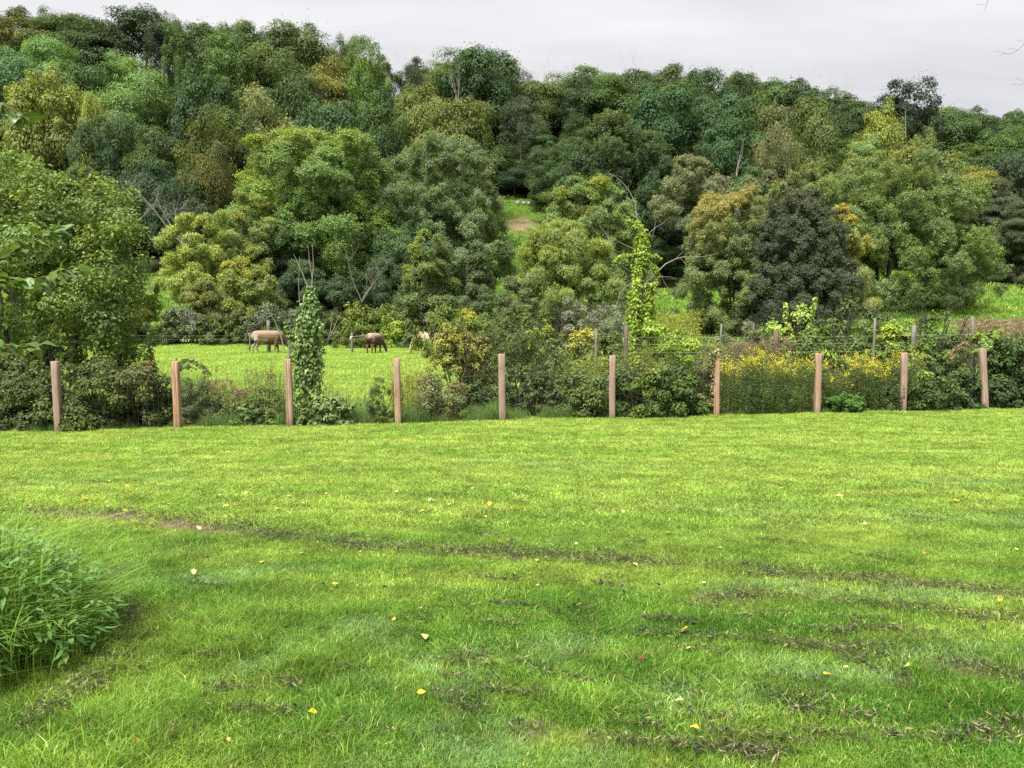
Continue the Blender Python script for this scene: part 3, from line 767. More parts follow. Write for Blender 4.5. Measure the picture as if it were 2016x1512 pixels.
POSTS = [  # bottom px, top px, bottom py, top py, label
    (113, 110, 853, 711, 'leftmost new wooden fence post, standing under the big leafy tree'),
    (348, 346, 848, 712, 'second new wooden fence post from the left, right of the dark thicket'),
    (569.5, 568, 846, 707, 'wooden fence post in front of the leafy vine column, long crack down its face'),
    (783, 782, 839, 706, 'wooden fence post between the feathery weed and the yellow shrub'),
    (989, 988, 832, 697, 'pale wooden fence post in front of the dark shrub'),
    (1206, 1205, 827, 700, 'wooden fence post in front of the vine-wrapped dead tree'),
    (1412, 1409, 822, 706, 'wooden fence post with a vine draped over its top'),
    (1610, 1609, 820, 696, 'wooden fence post between the goldenrod and the low green bush, knotty face'),
    (1779, 1778, 813, 695, 'wooden fence post right of the yellow goldenrod'),
    (1941, 1931, 808, 686, 'rightmost new wooden fence post, leaning to the left'),
]
post_tops, post_feet = [], []
for i, (bx, tx, by, ty, lab) in enumerate(POSTS):
    d = 16.0
    for _ in range(8): d = float(fence_y(X(bx, d)))
    x = X(bx, d); z0 = g(x, d); ht = zpx(ty, d) - z0
    me = square_post('wooden_post', 0.136 if i not in (4,) else 0.144, ht, m_timber, 30 + i, split=i in (2, 1, 6))
    lean = math.atan2(X(tx, d) - x, ht)
    link('wooden_post', me, loc=(x, d, z0), rot=(0.0, lean, rnd.uniform(-0.12, 0.12) + (0.10 if i in (2, 3, 4) else 0)), label=lab, cat='fence post', group='new wooden posts along the lawn edge')
    post_feet.append(Vector((x, d, z0))); post_tops.append(Vector((X(tx, d), d, z0 + ht)))

# welded wire mesh between the posts, on their far side
bays = ['between the two leftmost posts', 'in front of the reddish weeds, with pasture behind', 'between the vine column and the feathery weed', 'in front of the yellow shrub',
        'right of the dark shrub', 'in front of the lime green vines', 'left bay of the goldenrod', 'in front of the low bright bush', 'in the last bay before the leaning post']
for i in range(9):
    A, B = post_feet[i], post_feet[i + 1]; ax = (B - A); Ln = ax.length; ux = ax / Ln
    off = Vector((-ux.y, ux.x, 0)).normalized() * 0.085
    ro = thing('wire_fence', 'thin welded wire mesh stretched ' + bays[i], 'wire fence', A + off, 'wire mesh panels between the wooden posts')
    top = 1.36; acc = Acc()
    nv = int(Ln / 0.1)
    for k in range(1, nv):
        s = k / nv * Ln; base = ux * s; zb = (B.z - A.z) * k / nv
        V, F = tube([(base.x, base.y, zb + 0.06), (base.x + rnd.uniform(-.004, .004), base.y, zb + top / 2), (base.x, base.y, zb + top)], 0.0019, 3); acc.add(V, F)
    for hgt in np.arange(0.1, top, 0.15):
        p = [(ux.x * s, ux.y * s, (B.z - A.z) * s / Ln + hgt + rnd.uniform(-.003, .003)) for s in np.linspace(0, Ln, 5)]
        V, F = tube(p, 0.0006, 3); acc.add(V, F)
    link('wire_mesh', acc.mesh('wire_mesh', [m_mesh]), ro, kind='stuff')
    acc = Acc()
    p = [(ux.x * s, ux.y * s, (B.z - A.z) * s / Ln + 1.045 - 0.012 * math.sin(math.pi * s / Ln)) for s in np.linspace(0, Ln, 7)]
    V, F = tube(p, 0.0022, 4); acc.add(V, F)
    link('tension_wire', acc.mesh('tension_wire', [m_mesh]), ro)

# old posts of the former fence
def round_post(name, r, h, mat, seed, lean=(0, 0), ragged=0.03):
    r_ = np.random.default_rng(seed); zs = np.linspace(-0.25, h, 7); acc = Acc()
    pts = np.stack([lean[0] * zs / h + r_.normal(size=7) * 0.006, lean[1] * zs / h, zs], 1)
    V, F = tube(pts, r * np.linspace(1.05, 0.88, 7) * (1 + r_.normal(size=7) * 0.04), 8)
    V[-8:, 2] += r_.uniform(-1, 1, 8) * ragged
    acc.add(V, F); n = len(V)
    acc.F4.append(np.array([[n - 8, n - 7, n - 6, n - 5], [n - 8, n - 5, n - 4, n - 1], [n - 4, n - 3, n - 2, n - 1]]))
    return acc.mesh(name, [mat], False)
PD = ground_at(531, 696).y
OLD = [ # px, top py, d, width px, material, lean(px), label
    (531, 631, PD, 7, 'p', 0, 'pale grey field post standing in front of the brown cow'),
    (572, 651, 30, 6, 'p', 0, 'thin grey post half hidden by the leafy vine column'),
    (296, 655, PD, 6, 'p', 0, 'far field post at the edge of the big leafy tree'),
    (694, 655, PD, 5, 'p', 0, 'far field post beside the vine column, near the grazing cattle'),
    (1231, 643, 22.5, 9, 'd', 0, 'brown old post just left of the vine-wrapped dead tree'),
    (1173, 650, 23.0, 6, 'p', 0, 'thin grey post in the shrubs left of the dead tree'),
    (1417, 637, 21.5, 4, 'p', -1, 'thin crooked grey stake behind the vine-topped post'),
    (1481, 637, 27.0, 5, 'd', 0, 'dark thin stake in the grey brush right of centre'),
    (1525, 650, 21.5, 9, 'd', 1, 'dark brown old post behind the goldenrod'),
    (1718, 628, 21.5, 5, 'p', 1, 'pale thin stake rising from the vines behind the goldenrod'),
    (1796, 640, 21.5, 10, 'p', 2, 'broken pale grey board post among the vines'),
    (1913, 625, 20.5, 7, 'o', 9, 'tall grey old post leaning beside the rightmost new post'),
]
for i, (px, ty, d, wp, mk, ln, lab) in enumerate(OLD):
    x = X(px, d); z0 = g(x, d); h = zpx(ty, d) - z0; w = wp / FPX * d
    mat = {'p': m_old, 'd': m_dkold, 'o': barkmat((0.2, 0.18, 0.16), (0.1, 0.09, 0.08), 'grey_timber')}[mk]
    lx = -ln / FPX * d * h / 1.5
    link('old_fence_post', round_post('old_fence_post', w / 2, h, mat, 60 + i, (lx, 0)), loc=(x - lx * 0.6, d, z0), label=lab, cat='fence post', group='weathered posts of the old fences')
def strand(name, p, q, label, group, r=0.004, sag=0.03):
    acc = Acc(); V, F = tube([p + (q - p) * s - Vector((0, 0, sag * math.sin(math.pi * s))) for s in np.linspace(0, 1, 13)], r, 3); acc.add(V, F)
    link(name, acc.mesh(name, [m_wire]), label=label, cat='fence wire', group=group)
for py, nm in ((659.5, 'upper pale wire strung across the pasture at the cow'), (667.5, 'lower pale wire strung across the pasture at the cow')):
    strand('fence_wire', at(250, py + 1, PD - 0.1), at(760, py, PD - 0.1), nm, 'far pasture wires', 0.0032)
for py, nm in ((658, 'top wire of the old fence behind the goldenrod'), (672, 'middle wire of the old fence behind the goldenrod'), (688, 'bottom wire of the old fence behind the goldenrod')):
    strand('fence_wire', at(1231, py + 6, 21.9), at(1920, py, 21.0), nm, 'old fence wires', 0.003)
# ------------------------------------------------------------------ trees of the wooded hill
DK, MD, LT, OL, YL = (0.034, 0.057, 0.021), (0.045, 0.076, 0.023), (0.066, 0.101, 0.031), (0.057, 0.080, 0.029), (0.15, 0.145, 0.03)
BG = (0.043, 0.073, 0.026)   # bluish green
m_leaf = leafmat()
m_bark = barkmat()
m_bark_dk = barkmat((0.07, 0.055, 0.045), (0.03, 0.025, 0.02))
m_dead = barkmat((0.27, 0.25, 0.22), (0.14, 0.12, 0.105), 'dead_wood')
PROTO = {}
def proto(kind, i):
    """unit crown (1 wide, 1 high, centre at the origin) and unit trunk shared by the far trees"""
    key = (kind, i)
    if key in PROTO: return PROTO[key]
    r_ = np.random.default_rng(1000 + 17 * i + {'broad': 0, 'layer': 300, 'conifer': 600, 'thin': 900, 'oval': 1200}[kind])
    h = np.array([0.5, 0.5, 0.5]) * 0.86
    if kind == 'broad':   a = crown(h, [40, 58, 30, 48][i], [0.33, 0.27, 0.40, 0.30][i], 19000, 0.0235, r_, ['egg', 'round', 'egg', 'vase'][i], -0.9, [0.8, 0.7, 0.62, 0.85][i], jit=0.26, skirt=0.3, shoots=[0.0, 0.03, 0.0, 0.02][i])
    elif kind == 'oval':  a = crown(h, [50, 40, 64][i], [0.28, 0.34, 0.24][i], 19000, 0.0228, r_, 'round', -0.95, 0.75, droop=0.05, jit=0.26, skirt=0.6, shoots=0.02 * i)
    elif kind == 'layer': a = crown(h, 40, 0.42, 17000, 0.0245, r_, 'egg', -0.85, [0.36, 0.46, 0.30][i], up=0.25, lift=0.6, jit=0.26, skirt=0.3)
    elif kind == 'thin':  a = crown(h, 36, 0.28, 8500, 0.021, r_, 'egg', -0.7, 0.8, jit=0.36)
    elif kind == 'conifer': a = crown(h, 60, 0.22, 7000, 0.030, r_, 'cone', -0.95, 0.35, up=-0.1, droop=0.6, aspect=0.3, lift=0.3)
    me = mesh_from('crown_' + kind, a[0], a[1], [m_leaf], {'rnd': a[2], 'hue': a[3], 'tint': a[4]})
    acc = Acc()
    ts = np.linspace(0, 1, 6); p = np.stack([r_.normal(size=6) * 0.012, r_.normal(size=6) * 0.012, ts * (0.95 if kind == 'conifer' else 0.75) - 0.03], 1)
    V, F = tube(p, 0.020 * (1 - 0.75 * ts), 6); acc.add(V, F)
    for k in range(7):
        f = r_.uniform(0.35, 0.7); aa = r_.uniform(0, 6.28)
        branch(acc, (0, 0, f), (math.cos(aa), math.sin(aa), r_.uniform(0.4, 1.1)), r_.uniform(0.16, 0.30), 0.008, 1, r_, 4, 0.5, 0.2, 2, seg=4)
    PROTO[key] = (me, acc.mesh('trunk_' + kind, [m_bark], True))
    return PROTO[key]
TINTED = {}
def far_tree(px, top, wpx, d, kind, i, col, label, group=None, name='broadleaf_tree', cb=0.22, cat='tree', tint=None, hmin=6.0):
    x = X(px, d); z0 = g(x, d); H = max(zpx(top, d) - z0, hmin); W = wpx / FPX * d
    ro = thing(name, label, cat, (x, d, z0), group, rot=(0, 0, rnd.uniform(0, 6.28)))
    cme, tme = proto(kind, i)
    Hc = H * (1 - cb)
    c_ = link('crown', cme, ro, loc=(0, 0, H - Hc / 2), scale=(W * 1.28, W * 1.2, Hc * 1.08), color=col)
    if tint:
        c_.material_slots[0].link = 'OBJECT'; c_.material_slots[0].material = leafmat(var=0.7)
    link('trunk', tme, ro, scale=(W, W, H * 0.95))
    return ro

SKY = np.array([(-300, 30), (0, 30), (60, 15), (120, 4), (200, 14), (290, 2), (330, 2), (375, 22), (405, 45), (440, 45), (480, 33), (530, 42), (600, 38), (650, 52), (700, 52), (740, 74), (765, 108),
                (790, 128), (820, 108), (855, 108), (880, 100), (950, 86), (1000, 92), (1022, 130), (1045, 150), (1080, 137), (1130, 142), (1170, 130), (1250, 122), (1330, 130), (1400, 130),
                (1450, 136), (1540, 152), (1580, 166), (1640, 180), (1690, 190), (1720, 200), (1825, 200), (1880, 203), (1960, 208), (2016, 215), (2350, 235)], float)
def skyline(px): return float(np.interp(px, SKY[:, 0], SKY[:, 1]))

# trees one can name on the hill
NAMED = [ # px, top, width px, d, kind, i, colour, label, name, crown-bottom
    (110, 112, 135, 140, 'broad', 0, (0.112, 0.136, 0.038), 'tall yellow-green tree glowing on the left hillside', 'broadleaf_tree', 0.2),
    (205, 172, 60, 132, 'oval', 1, (0.145, 0.170, 0.036), 'small yellow-topped tree right of the tall yellow one on the left hill', 'broadleaf_tree', 0.2),
    (290, 110, 115, 158, 'layer', 0, (0.085, 0.140, 0.048), 'pale green tree with flat layered foliage high on the left hill', 'broadleaf_tree', 0.2),
    (250, 150, 120, 148, 'layer', 1, (0.076, 0.128, 0.044), 'pale layered tree just below the palest one on the left hill', 'broadleaf_tree', 0.2),
    (265, 75, 70, 172, 'layer', 2, (0.075, 0.130, 0.045), 'mid green layered tree beside the pine on the left hill', 'broadleaf_tree', 0.2),
    (205, 105, 120, 160, 'broad', 1, BG, 'bluish green tree behind the yellow tree on the left hill', 'broadleaf_tree', 0.2),
    (50, 90, 140, 165, 'layer', 0, (0.055, 0.105, 0.05), 'bluish layered tree in the upper left corner of the wood', 'broadleaf_tree', 0.2),
    (125, 52, 90, 180, 'layer', 1, (0.085, 0.15, 0.05), 'light green tree near the skyline at the upper left', 'broadleaf_tree', 0.2),
    (318, 38, 55, 178, 'conifer', 0, (0.030, 0.042, 0.024), 'thin dark pine with a pale bare trunk on the left hill', 'pine_tree', 0.35),
    (60, 20, 120, 200, 'oval', 0, (0.072, 0.082, 0.026), 'olive round tree on the skyline at far left', 'broadleaf_tree', 0.15),
    (310, 0, 150, 214, 'broad', 2, (0.032, 0.046, 0.026), 'dark domed tree on the highest part of the skyline', 'broadleaf_tree', 0.15),
    (470, 55, 95, 190, 'broad', 3, (0.055, 0.090, 0.026), 'mid green tree under the skyline right of the dark dome', 'broadleaf_tree', 0.2),
    (600, 38, 140, 206, 'oval', 1, (0.058, 0.082, 0.030), 'smooth domed tree on the skyline above the orange one', 'broadleaf_tree', 0.15),
    (655, 88, 100, 172, 'layer', 2, (0.098, 0.105, 0.030), 'yellowish tree touched with orange near the skyline', 'broadleaf_tree', 0.2),
    (740, 84, 90, 170, 'oval', 2, (0.062, 0.105, 0.028), 'bright rounded tree at the right shoulder of the left hill', 'broadleaf_tree', 0.2),
    (420, 115, 120, 158, 'broad', 0, (0.034, 0.062, 0.026), 'dark billowing tree in the middle of the left hill', 'broadleaf_tree', 0.2),
    (535, 160, 160, 128, 'thin', 0, (0.105, 0.120, 0.055), 'feathery grey-olive tree on the left hill', 'feathery_tree', 0.2),
    (580, 110, 120, 152, 'layer', 0, DK, 'dark layered tree below the orange-tipped one', 'broadleaf_tree', 0.2),
    (650, 170, 150, 128, 'broad', 1, (0.035, 0.064, 0.028), 'dark green tree behind the tall light green one', 'broadleaf_tree', 0.15),
    (830, 142, 110, 158, 'broad', 2, (0.082, 0.100, 0.028), 'yellow-olive tree below the notch in the skyline', 'broadleaf_tree', 0.2),
    (760, 175, 110, 135, 'oval', 0, DK, 'dark round tree left of the yellow-olive one', 'broadleaf_tree', 0.15),
    (905, 170, 130, 150, 'layer', 1, (0.074, 0.092, 0.030), 'olive tree under the white dead branches', 'broadleaf_tree', 0.2),
    (945, 84, 150, 196, 'broad', 3, (0.034, 0.060, 0.026), 'big dark tree standing up on the middle skyline', 'broadleaf_tree', 0.12),
    (1025, 180, 95, 178, 'thin', 1, (0.045, 0.058, 0.036), 'grey-green open tree with a visible trunk in the middle', 'broadleaf_tree', 0.3),
    (820, 103, 50, 200, 'thin', 2, (0.032, 0.046, 0.024), 'small dark open tree in the skyline notch', 'broadleaf_tree', 0.1),
    (1510, 190, 85, 140, 'thin', 0, (0.085, 0.092, 0.042), 'greyish olive tree in the right-hand wood', 'broadleaf_tree', 0.25),
    (1585, 176, 90, 145, 'oval', 1, (0.066, 0.092, 0.028), 'olive green rounded tree in the right-hand wood', 'broadleaf_tree', 0.2),
    (1712, 190, 95, 150, 'broad', 0, (0.120, 0.145, 0.036), 'yellow-green pointed tree beside the tall dark one on the right', 'broadleaf_tree', 0.15),
    (1690, 235, 70, 146, 'layer', 2, (0.100, 0.150, 0.045), 'pale layered tree in front of the yellow-green one on the right', 'broadleaf_tree', 0.15),
    (1795, 245, 70, 150, 'oval', 2, (0.085, 0.112, 0.036), 'small light green tree right of the yellow-green one', 'broadleaf_tree', 0.15),
    (1765, 142, 112, 186, 'broad', 1, (0.022, 0.034, 0.020), 'tall dark tree standing above the right skyline', 'broadleaf_tree', 0.2),
    (1400, 150, 130, 178, 'broad', 2, (0.034, 0.062, 0.026), 'dark dense tree under the right skyline', 'broadleaf_tree', 0.15),
    (1300, 160, 150, 172, 'broad', 3, (0.034, 0.066, 0.030), 'broad dark tree in the middle of the right ridge', 'broadleaf_tree', 0.15),
    (1430, 210, 120, 150, 'oval', 0, (0.036, 0.070, 0.028), 'dark rounded tree above the white snag', 'broadleaf_tree', 0.15),
    (1890, 325, 100, 112, 'layer', 0, (0.125, 0.135, 0.036), 'small yellowish umbrella-shaped tree at the right', 'broadleaf_tree', 0.5),
    (1995, 265, 110, 120, 'broad', 1, (0.034, 0.050, 0.028), 'dark tree at the right edge behind the spruces', 'broadleaf_tree', 0.15),
    (430, 205, 110, 112, 'oval', 2, (0.058, 0.070, 0.022), 'brownish green rounded tree left of the tall light green one', 'broadleaf_tree', 0.2),
    (480, 200, 110, 118, 'broad', 3, (0.048, 0.072, 0.022), 'olive green tree just behind the tall light green one', 'broadleaf_tree', 0.2),
    (420, 272, 95, 104, 'broad', 0, (0.060, 0.066, 0.022), 'bronze-tinged small tree left of the tall light green one', 'broadleaf_tree', 0.15),
    (250, 205, 110, 122, 'broad', 1, (0.040, 0.066, 0.026), 'dark olive tree below the small yellow-topped one', 'broadleaf_tree', 0.12),
    (205, 230, 100, 118, 'oval', 1, (0.034, 0.058, 0.026), 'dark round tree behind the big near tree on the left', 'broadleaf_tree', 0.1),
    (330, 215, 100, 116, 'layer', 2, (0.042, 0.066, 0.026), 'dark layered tree at the foot of the left hill', 'broadleaf_tree', 0.1),
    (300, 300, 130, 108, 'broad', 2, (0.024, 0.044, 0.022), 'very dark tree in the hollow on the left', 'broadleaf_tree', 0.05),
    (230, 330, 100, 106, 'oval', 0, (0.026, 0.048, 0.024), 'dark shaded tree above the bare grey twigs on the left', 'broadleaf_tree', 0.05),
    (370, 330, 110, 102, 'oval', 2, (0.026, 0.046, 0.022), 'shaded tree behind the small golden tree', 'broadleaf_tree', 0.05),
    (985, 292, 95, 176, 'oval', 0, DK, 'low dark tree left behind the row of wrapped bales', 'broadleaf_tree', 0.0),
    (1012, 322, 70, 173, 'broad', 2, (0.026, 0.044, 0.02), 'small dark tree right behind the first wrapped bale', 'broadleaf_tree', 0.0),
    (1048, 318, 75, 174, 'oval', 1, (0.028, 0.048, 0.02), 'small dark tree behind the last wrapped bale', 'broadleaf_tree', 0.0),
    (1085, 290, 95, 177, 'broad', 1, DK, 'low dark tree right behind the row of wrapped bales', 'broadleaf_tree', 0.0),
    (780, 300, 90, 104, 'broad', 3, (0.040, 0.070, 0.024), 'dark small-leaved tree between the two biggest trees', 'broadleaf_tree', 0.1),
]
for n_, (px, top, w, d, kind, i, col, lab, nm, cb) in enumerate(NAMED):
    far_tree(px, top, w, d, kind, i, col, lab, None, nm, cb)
# the rest of the wood, row behind row
rr = random.Random(21)
used = [(a[0], a[3]) for a in NAMED]
PAL = [(DK, 5, 'dark green'), (MD, 4, 'mid green'), (BG, 1.2, 'cool green'), (OL, 1.4, 'olive'), (LT, 1.6, 'light green'), ((0.037, 0.057, 0.025), 2, 'dull green')]
LANDM = [(100, 'at the far left'), (220, 'above the big near tree'), (340, 'over the left meadow strip'), (460, 'above the golden tree'), (560, 'left of the tallest tree'), (680, 'over the tallest tree'),
         (800, 'right of the tallest tree'), (920, 'over the round grey-green tree'), (1040, 'over the middle meadow'), (1140, 'left of the massive dark tree'), (1260, 'above the massive dark tree'),
         (1380, 'above the feathery olive tree'), (1480, 'above the white snag'), (1600, 'above the dark greyish maple'), (1720, 'left of the yellow-green pointed tree'), (1840, 'over the huge round maple'),
         (1940, 'above the umbrella-shaped tree'), (9999, 'above the spruces')]
_SEEN = {}
def once(lab, px):
    """a second tree of the same description is told apart by which side of the first it stands on"""
    L_ = _SEEN.setdefault(lab, []); L_.append(px)
    if len(lab.split()) > 14: return lab
    if len(L_) == 2: return lab + (', right twin' if px > L_[0] else ', left twin')
    if len(L_) == 3: return lab + (', rightmost' if px > max(L_[:2]) else (', leftmost' if px < min(L_[:2]) else ', middle'))
    return lab
def zone(px): return next(n_ for lim, n_ in LANDM if px < lim)
for ri, d in enumerate([114, 126, 138, 150, 163, 177, 192, 206, 219]):
    step = 9.4 * FPX / d
    px = -160 + rr.uniform(0, step)
    while px < 2190:
        p = px + rr.uniform(-0.25, 0.25) * step
        px += step * rr.uniform(0.85, 1.15)
        if d < 172 and 915 < p < 1130: continue
        if d < 120 and (p > 1640 or p < 40): continue
        if d < 120 and 1150 < p < 1450: continue
        if any(abs(p - a) < 42 and abs(d - b_) < 9 for a, b_ in used): continue
        x = X(p, d); z0 = g(x, d)
        H = rr.uniform(11, 16.5); top = HOR - (z0 + H - CAMZ) / d * FPX
        lim = skyline(p) + (rr.uniform(0, 10) if d > 185 else rr.uniform(25, 60))
        top = max(top, lim)
        if d > 200: top = skyline(p) + rr.uniform(-4, 12)
        if z0 + 5 > zpx(top, d): continue
        k = rr.choices(['broad', 'oval', 'layer', 'thin'], [6, 4, 2.2, 0.8])[0]
        col, _, cn_ = rr.choices(PAL, [q[1] for q in PAL])[0]
        v = rr.uniform(0.85, 1.18); col = tuple(q * v for q in col)
        W = rr.choice([rr.uniform(8, 11), rr.uniform(11, 15), rr.uniform(14, 18)])
        where = 'on the skyline' if d > 212 else ('just under the skyline' if d > 185 else ('high in the wood' if d > 160 else ('halfway up the wood' if d > 130 else 'at the foot of the wood')))
        lab = f'{cn_} {dict(broad="billowing", oval="rounded", layer="layered", thin="open")[k]} tree {where}, {zone(p)}'
        far_tree(p, top, W * FPX / d, d, k, rr.randrange(4 if k == 'broad' else 3), col, once(lab, p), 'trees of the wooded hillside', cb=rr.uniform(0.0, 0.12))
# lower trees filling the wood between the tall ones
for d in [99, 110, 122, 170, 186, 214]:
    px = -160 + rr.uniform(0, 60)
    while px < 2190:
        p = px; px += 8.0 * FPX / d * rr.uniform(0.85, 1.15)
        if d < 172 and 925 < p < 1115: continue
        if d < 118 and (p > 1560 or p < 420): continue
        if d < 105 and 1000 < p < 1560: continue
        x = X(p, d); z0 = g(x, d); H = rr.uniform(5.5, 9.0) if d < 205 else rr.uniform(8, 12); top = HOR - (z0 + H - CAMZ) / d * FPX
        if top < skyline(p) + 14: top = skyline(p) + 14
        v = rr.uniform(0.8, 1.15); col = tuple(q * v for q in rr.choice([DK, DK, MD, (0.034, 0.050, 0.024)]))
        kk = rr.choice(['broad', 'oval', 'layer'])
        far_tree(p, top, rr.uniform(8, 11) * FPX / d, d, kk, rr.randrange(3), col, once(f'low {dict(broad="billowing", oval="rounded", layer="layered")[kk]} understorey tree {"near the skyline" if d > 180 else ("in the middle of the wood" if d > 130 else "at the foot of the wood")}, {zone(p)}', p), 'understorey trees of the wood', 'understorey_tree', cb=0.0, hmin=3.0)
# orange touch on the tree near the skyline, a few leaf clumps
# bare and dead trees
def bare_tree(px, top, d, base_py, label, mat, seed, depth=2, kids=5, spread=0.55, up=0.3, r=0.16, name='dead_tree', multi=1, group=None, lean=(0, 0), cat='dead tree', taper=0.3, wob=0.12):
    r_ = np.random.default_rng(seed); x = X(px, d); z0 = g(x, d) if base_py is None else max(zpx(base_py, d), g(x, d)); H = zpx(top, d) - z0
    ro = thing(name, label, cat, (x, d, z0), group)
    acc = Acc(); br = Acc()
    for m in range(multi):
        dd = np.array([r_.normal() * spread * (0.6 if multi > 1 else 0.1) + lean[0], r_.normal() * 0.2 + lean[1], 1.0])
        dd /= np.linalg.norm(dd)
        ts = np.linspace(0, 1, 7); L_ = H / max(dd[2], 0.5) * (1 if m == 0 else r_.uniform(0.6, 0.95))
        pts = np.array([0, 0, -0.2]) + dd * ts[:, None] * L_; pts[1:, :2] += np.cumsum(r_.normal(size=(6, 2)), 0) * H * wob * 0.12
        V, F = tube(pts, r * (1 - 0.85 * ts), 6); acc.add(V, F)
        for k in range(kids):
            f = r_.uniform(0.3, 0.95); i = int(f * 6); q = pts[i] + (pts[i + 1] - pts[i]) * (f * 6 - i)
            a = r_.uniform(0, 6.28); e = nrm(np.array([math.cos(a), math.sin(a) * 0.6, r_.uniform(0.1, 1.0)]) * spread * 1.6 + dd * 0.5)
            branch(br, q, e, H * r_.uniform(0.2, 0.4), r * 0.45 * (1 - 0.6 * f), depth - 1, r_, 4, spread, up, kids - 1, wob, 5, None, taper)
    link('trunk', acc.mesh('trunk', [mat], True), ro)
    if br.n: link('branches', br.mesh('branches', [mat], True), ro)
    return ro
m_dead2 = barkmat((0.30, 0.27, 0.25), (0.16, 0.14, 0.13), 'dead_wood')
bare_tree(905, 108, 188, 200, 'white dead branches standing out on the middle skyline', m_dead, 5, 2, 6, 0.5, 0.4, 0.12, multi=3)
bare_tree(1441, 265, 122, 345, 'forked white snag in the right-hand wood', m_dead, 6, 2, 3, 0.45, 0.5, 0.055, multi=2)
bare_tree(1764, 205, 168, 268, 'bare pale pole of a dead tree below the tall dark tree', m_dead, 7, 1, 6, 0.7, 0.0, 0.11)
bare_tree(715, 492, 66, 590, 'bare grey branchy tree in front of the dark hollow', m_dead, 8, 3, 5, 0.55, 0.25, 0.055, multi=3, lean=(0.35, 0))
bare_tree(243, 355, 96, 480, 'bare grey twigs against the dark hollow at left', m_dead2, 9, 3, 6, 0.7, 0.2, 0.12, multi=3)
bare_tree(370, 355, 92, 480, 'bare twiggy bush above the small golden tree', m_dead2, 10, 3, 6, 0.7, 0.2, 0.10, multi=3, lean=(-0.3, 0))
bare_tree(280, 520, 70, 600, 'small bare twigs beside the left meadow strip', m_dead2, 12, 3, 5, 0.8, 0.1, 0.06, multi=2)
for q, (px, top) in enumerate([(1045, 128), (1085, 118), (1105, 128), (790, 108), (1635, 152), (1610, 158), (1665, 160), (1225, 112), (430, 35)]):
    bare_tree(px, top, 222, None, 'leafless twiggy tree showing pinkish grey along the skyline', barkmat((0.36, 0.31, 0.31), (0.24, 0.20, 0.2), 'pinkish_twigs'), 70 + q, 3, 5, 0.5, 0.35, 0.10, name='bare_tree', multi=3, group='leafless trees on the skyline', cat='tree')

# white-wrapped bales at the top of the middle meadow
m_wrap = plainmat('bale_wrap', (0.14, 0.155, 0.135), 0.5, 0.3, 1.5)
for k, (px, lab) in enumerate([(1019, 'greenish wrapped bale, leftmost in the row topping the meadow'), (1031, 'whitest wrapped bale in the row topping the meadow'), (1042, 'pale wrapped bale, third in the row topping the meadow'), (1053, 'wrapped bale at the right end of the row topping the meadow')]):
    d = 167.0; acc = Acc(); r_ = np.random.default_rng(k)
    ts = np.array([-0.52, -0.5, -0.44, 0.44, 0.5, 0.52]); p = np.stack([ts * 1.0, np.zeros(6), np.full(6, 0.55)], 1)
    V, F = tube(p, np.array([0.05, 0.42, 0.56, 0.57, 0.43, 0.05]), 12); acc.add(V, F)
    x = X(px, d); link('wrapped_bale', acc.mesh('wrapped_bale', [m_wrap], True), loc=(x, d, g(x, d) - 0.03), rot=(0, 0, r_.normal() * 0.1), label=lab, cat='hay bale', group='wrapped bales at the top of the meadow')

# ------------------------------------------------------------------ the nearer trees, each with a crown of its own
def big_tree(px, top, wpx, d, col, label, seed, cb=0.12, shape='round', npuff=80, puff=0.26, nleaf=26000, leaf=0.36, tint=None, tintf=None, flat=0.85, name='broadleaf_tree', cat='tree',
             up=0.55, shoots=0.0, var=0.30, trunk_r=0.28, multi=1, depth=0.9, zmin=-0.97, aspect=0.6, droop=0.12, jit=0.42, shell=(0.66, 0.95), inner=0.28, mbark=None, group=None, transl=0.27, gloss=0.03,
             base_d=None, lift=0.0, nlimb=6):
    r_ = np.random.default_rng(seed)
    x = X(px, d); z0 = g(x, d); H = zpx(top, d) - z0; W = wpx / FPX * d
    Hc = H * (1 - cb); size = np.array([W / 2, W / 2 * depth, Hc / 2]) * 0.98
    ro = thing(name, label, cat, (x, d, z0), group)
    cz = H - Hc / 2
    a = crown(size, npuff, puff, int(nleaf / 2.5), leaf * 1.65, r_, shape, zmin, flat, up, jit, tintf, aspect, inner, shoots, droop, shell, lift, skirt=(0.75 if shape != 'cone' and cb < 0.15 else 0.1), low=(npuff // 4 if cb < 0.10 else 0), raw=True)
    P = a[0] + np.array([0, 0, cz]); k = P[:, 2] < 0.15; P[k, 2] = 0.15 - P[k, 2] * 0.1
    spray_crown('crown', P, a[1], a[2], a[3], a[4], a[5], a[6], leafmat(tint, transl, gloss, var, True), 'leaf' if aspect > 0.4 else 'needle', seed % 4, r_, ro, col)
    link('trunk', trunk_mesh('trunk', H, trunk_r, (0, 0, cz), size, r_, nlimb, mbark or m_bark_dk, multi), ro)
    return ro
def top_tint(th, soft=0.3, side=0.0, amount=1.0, noise=0.5):
    def f(p, d, pv, r_):
        return amount * np.clip((p[:, 2] + side * p[:, 0] - th + (pv - 0.5) * noise + r_.normal(size=len(p)) * 0.15) / soft, 0, 1)
    return f
def spot_tint(frac, amount=1.0):
    return lambda p, d, pv, r_: amount * (pv < frac) * r_.uniform(0.4, 1, len(p))

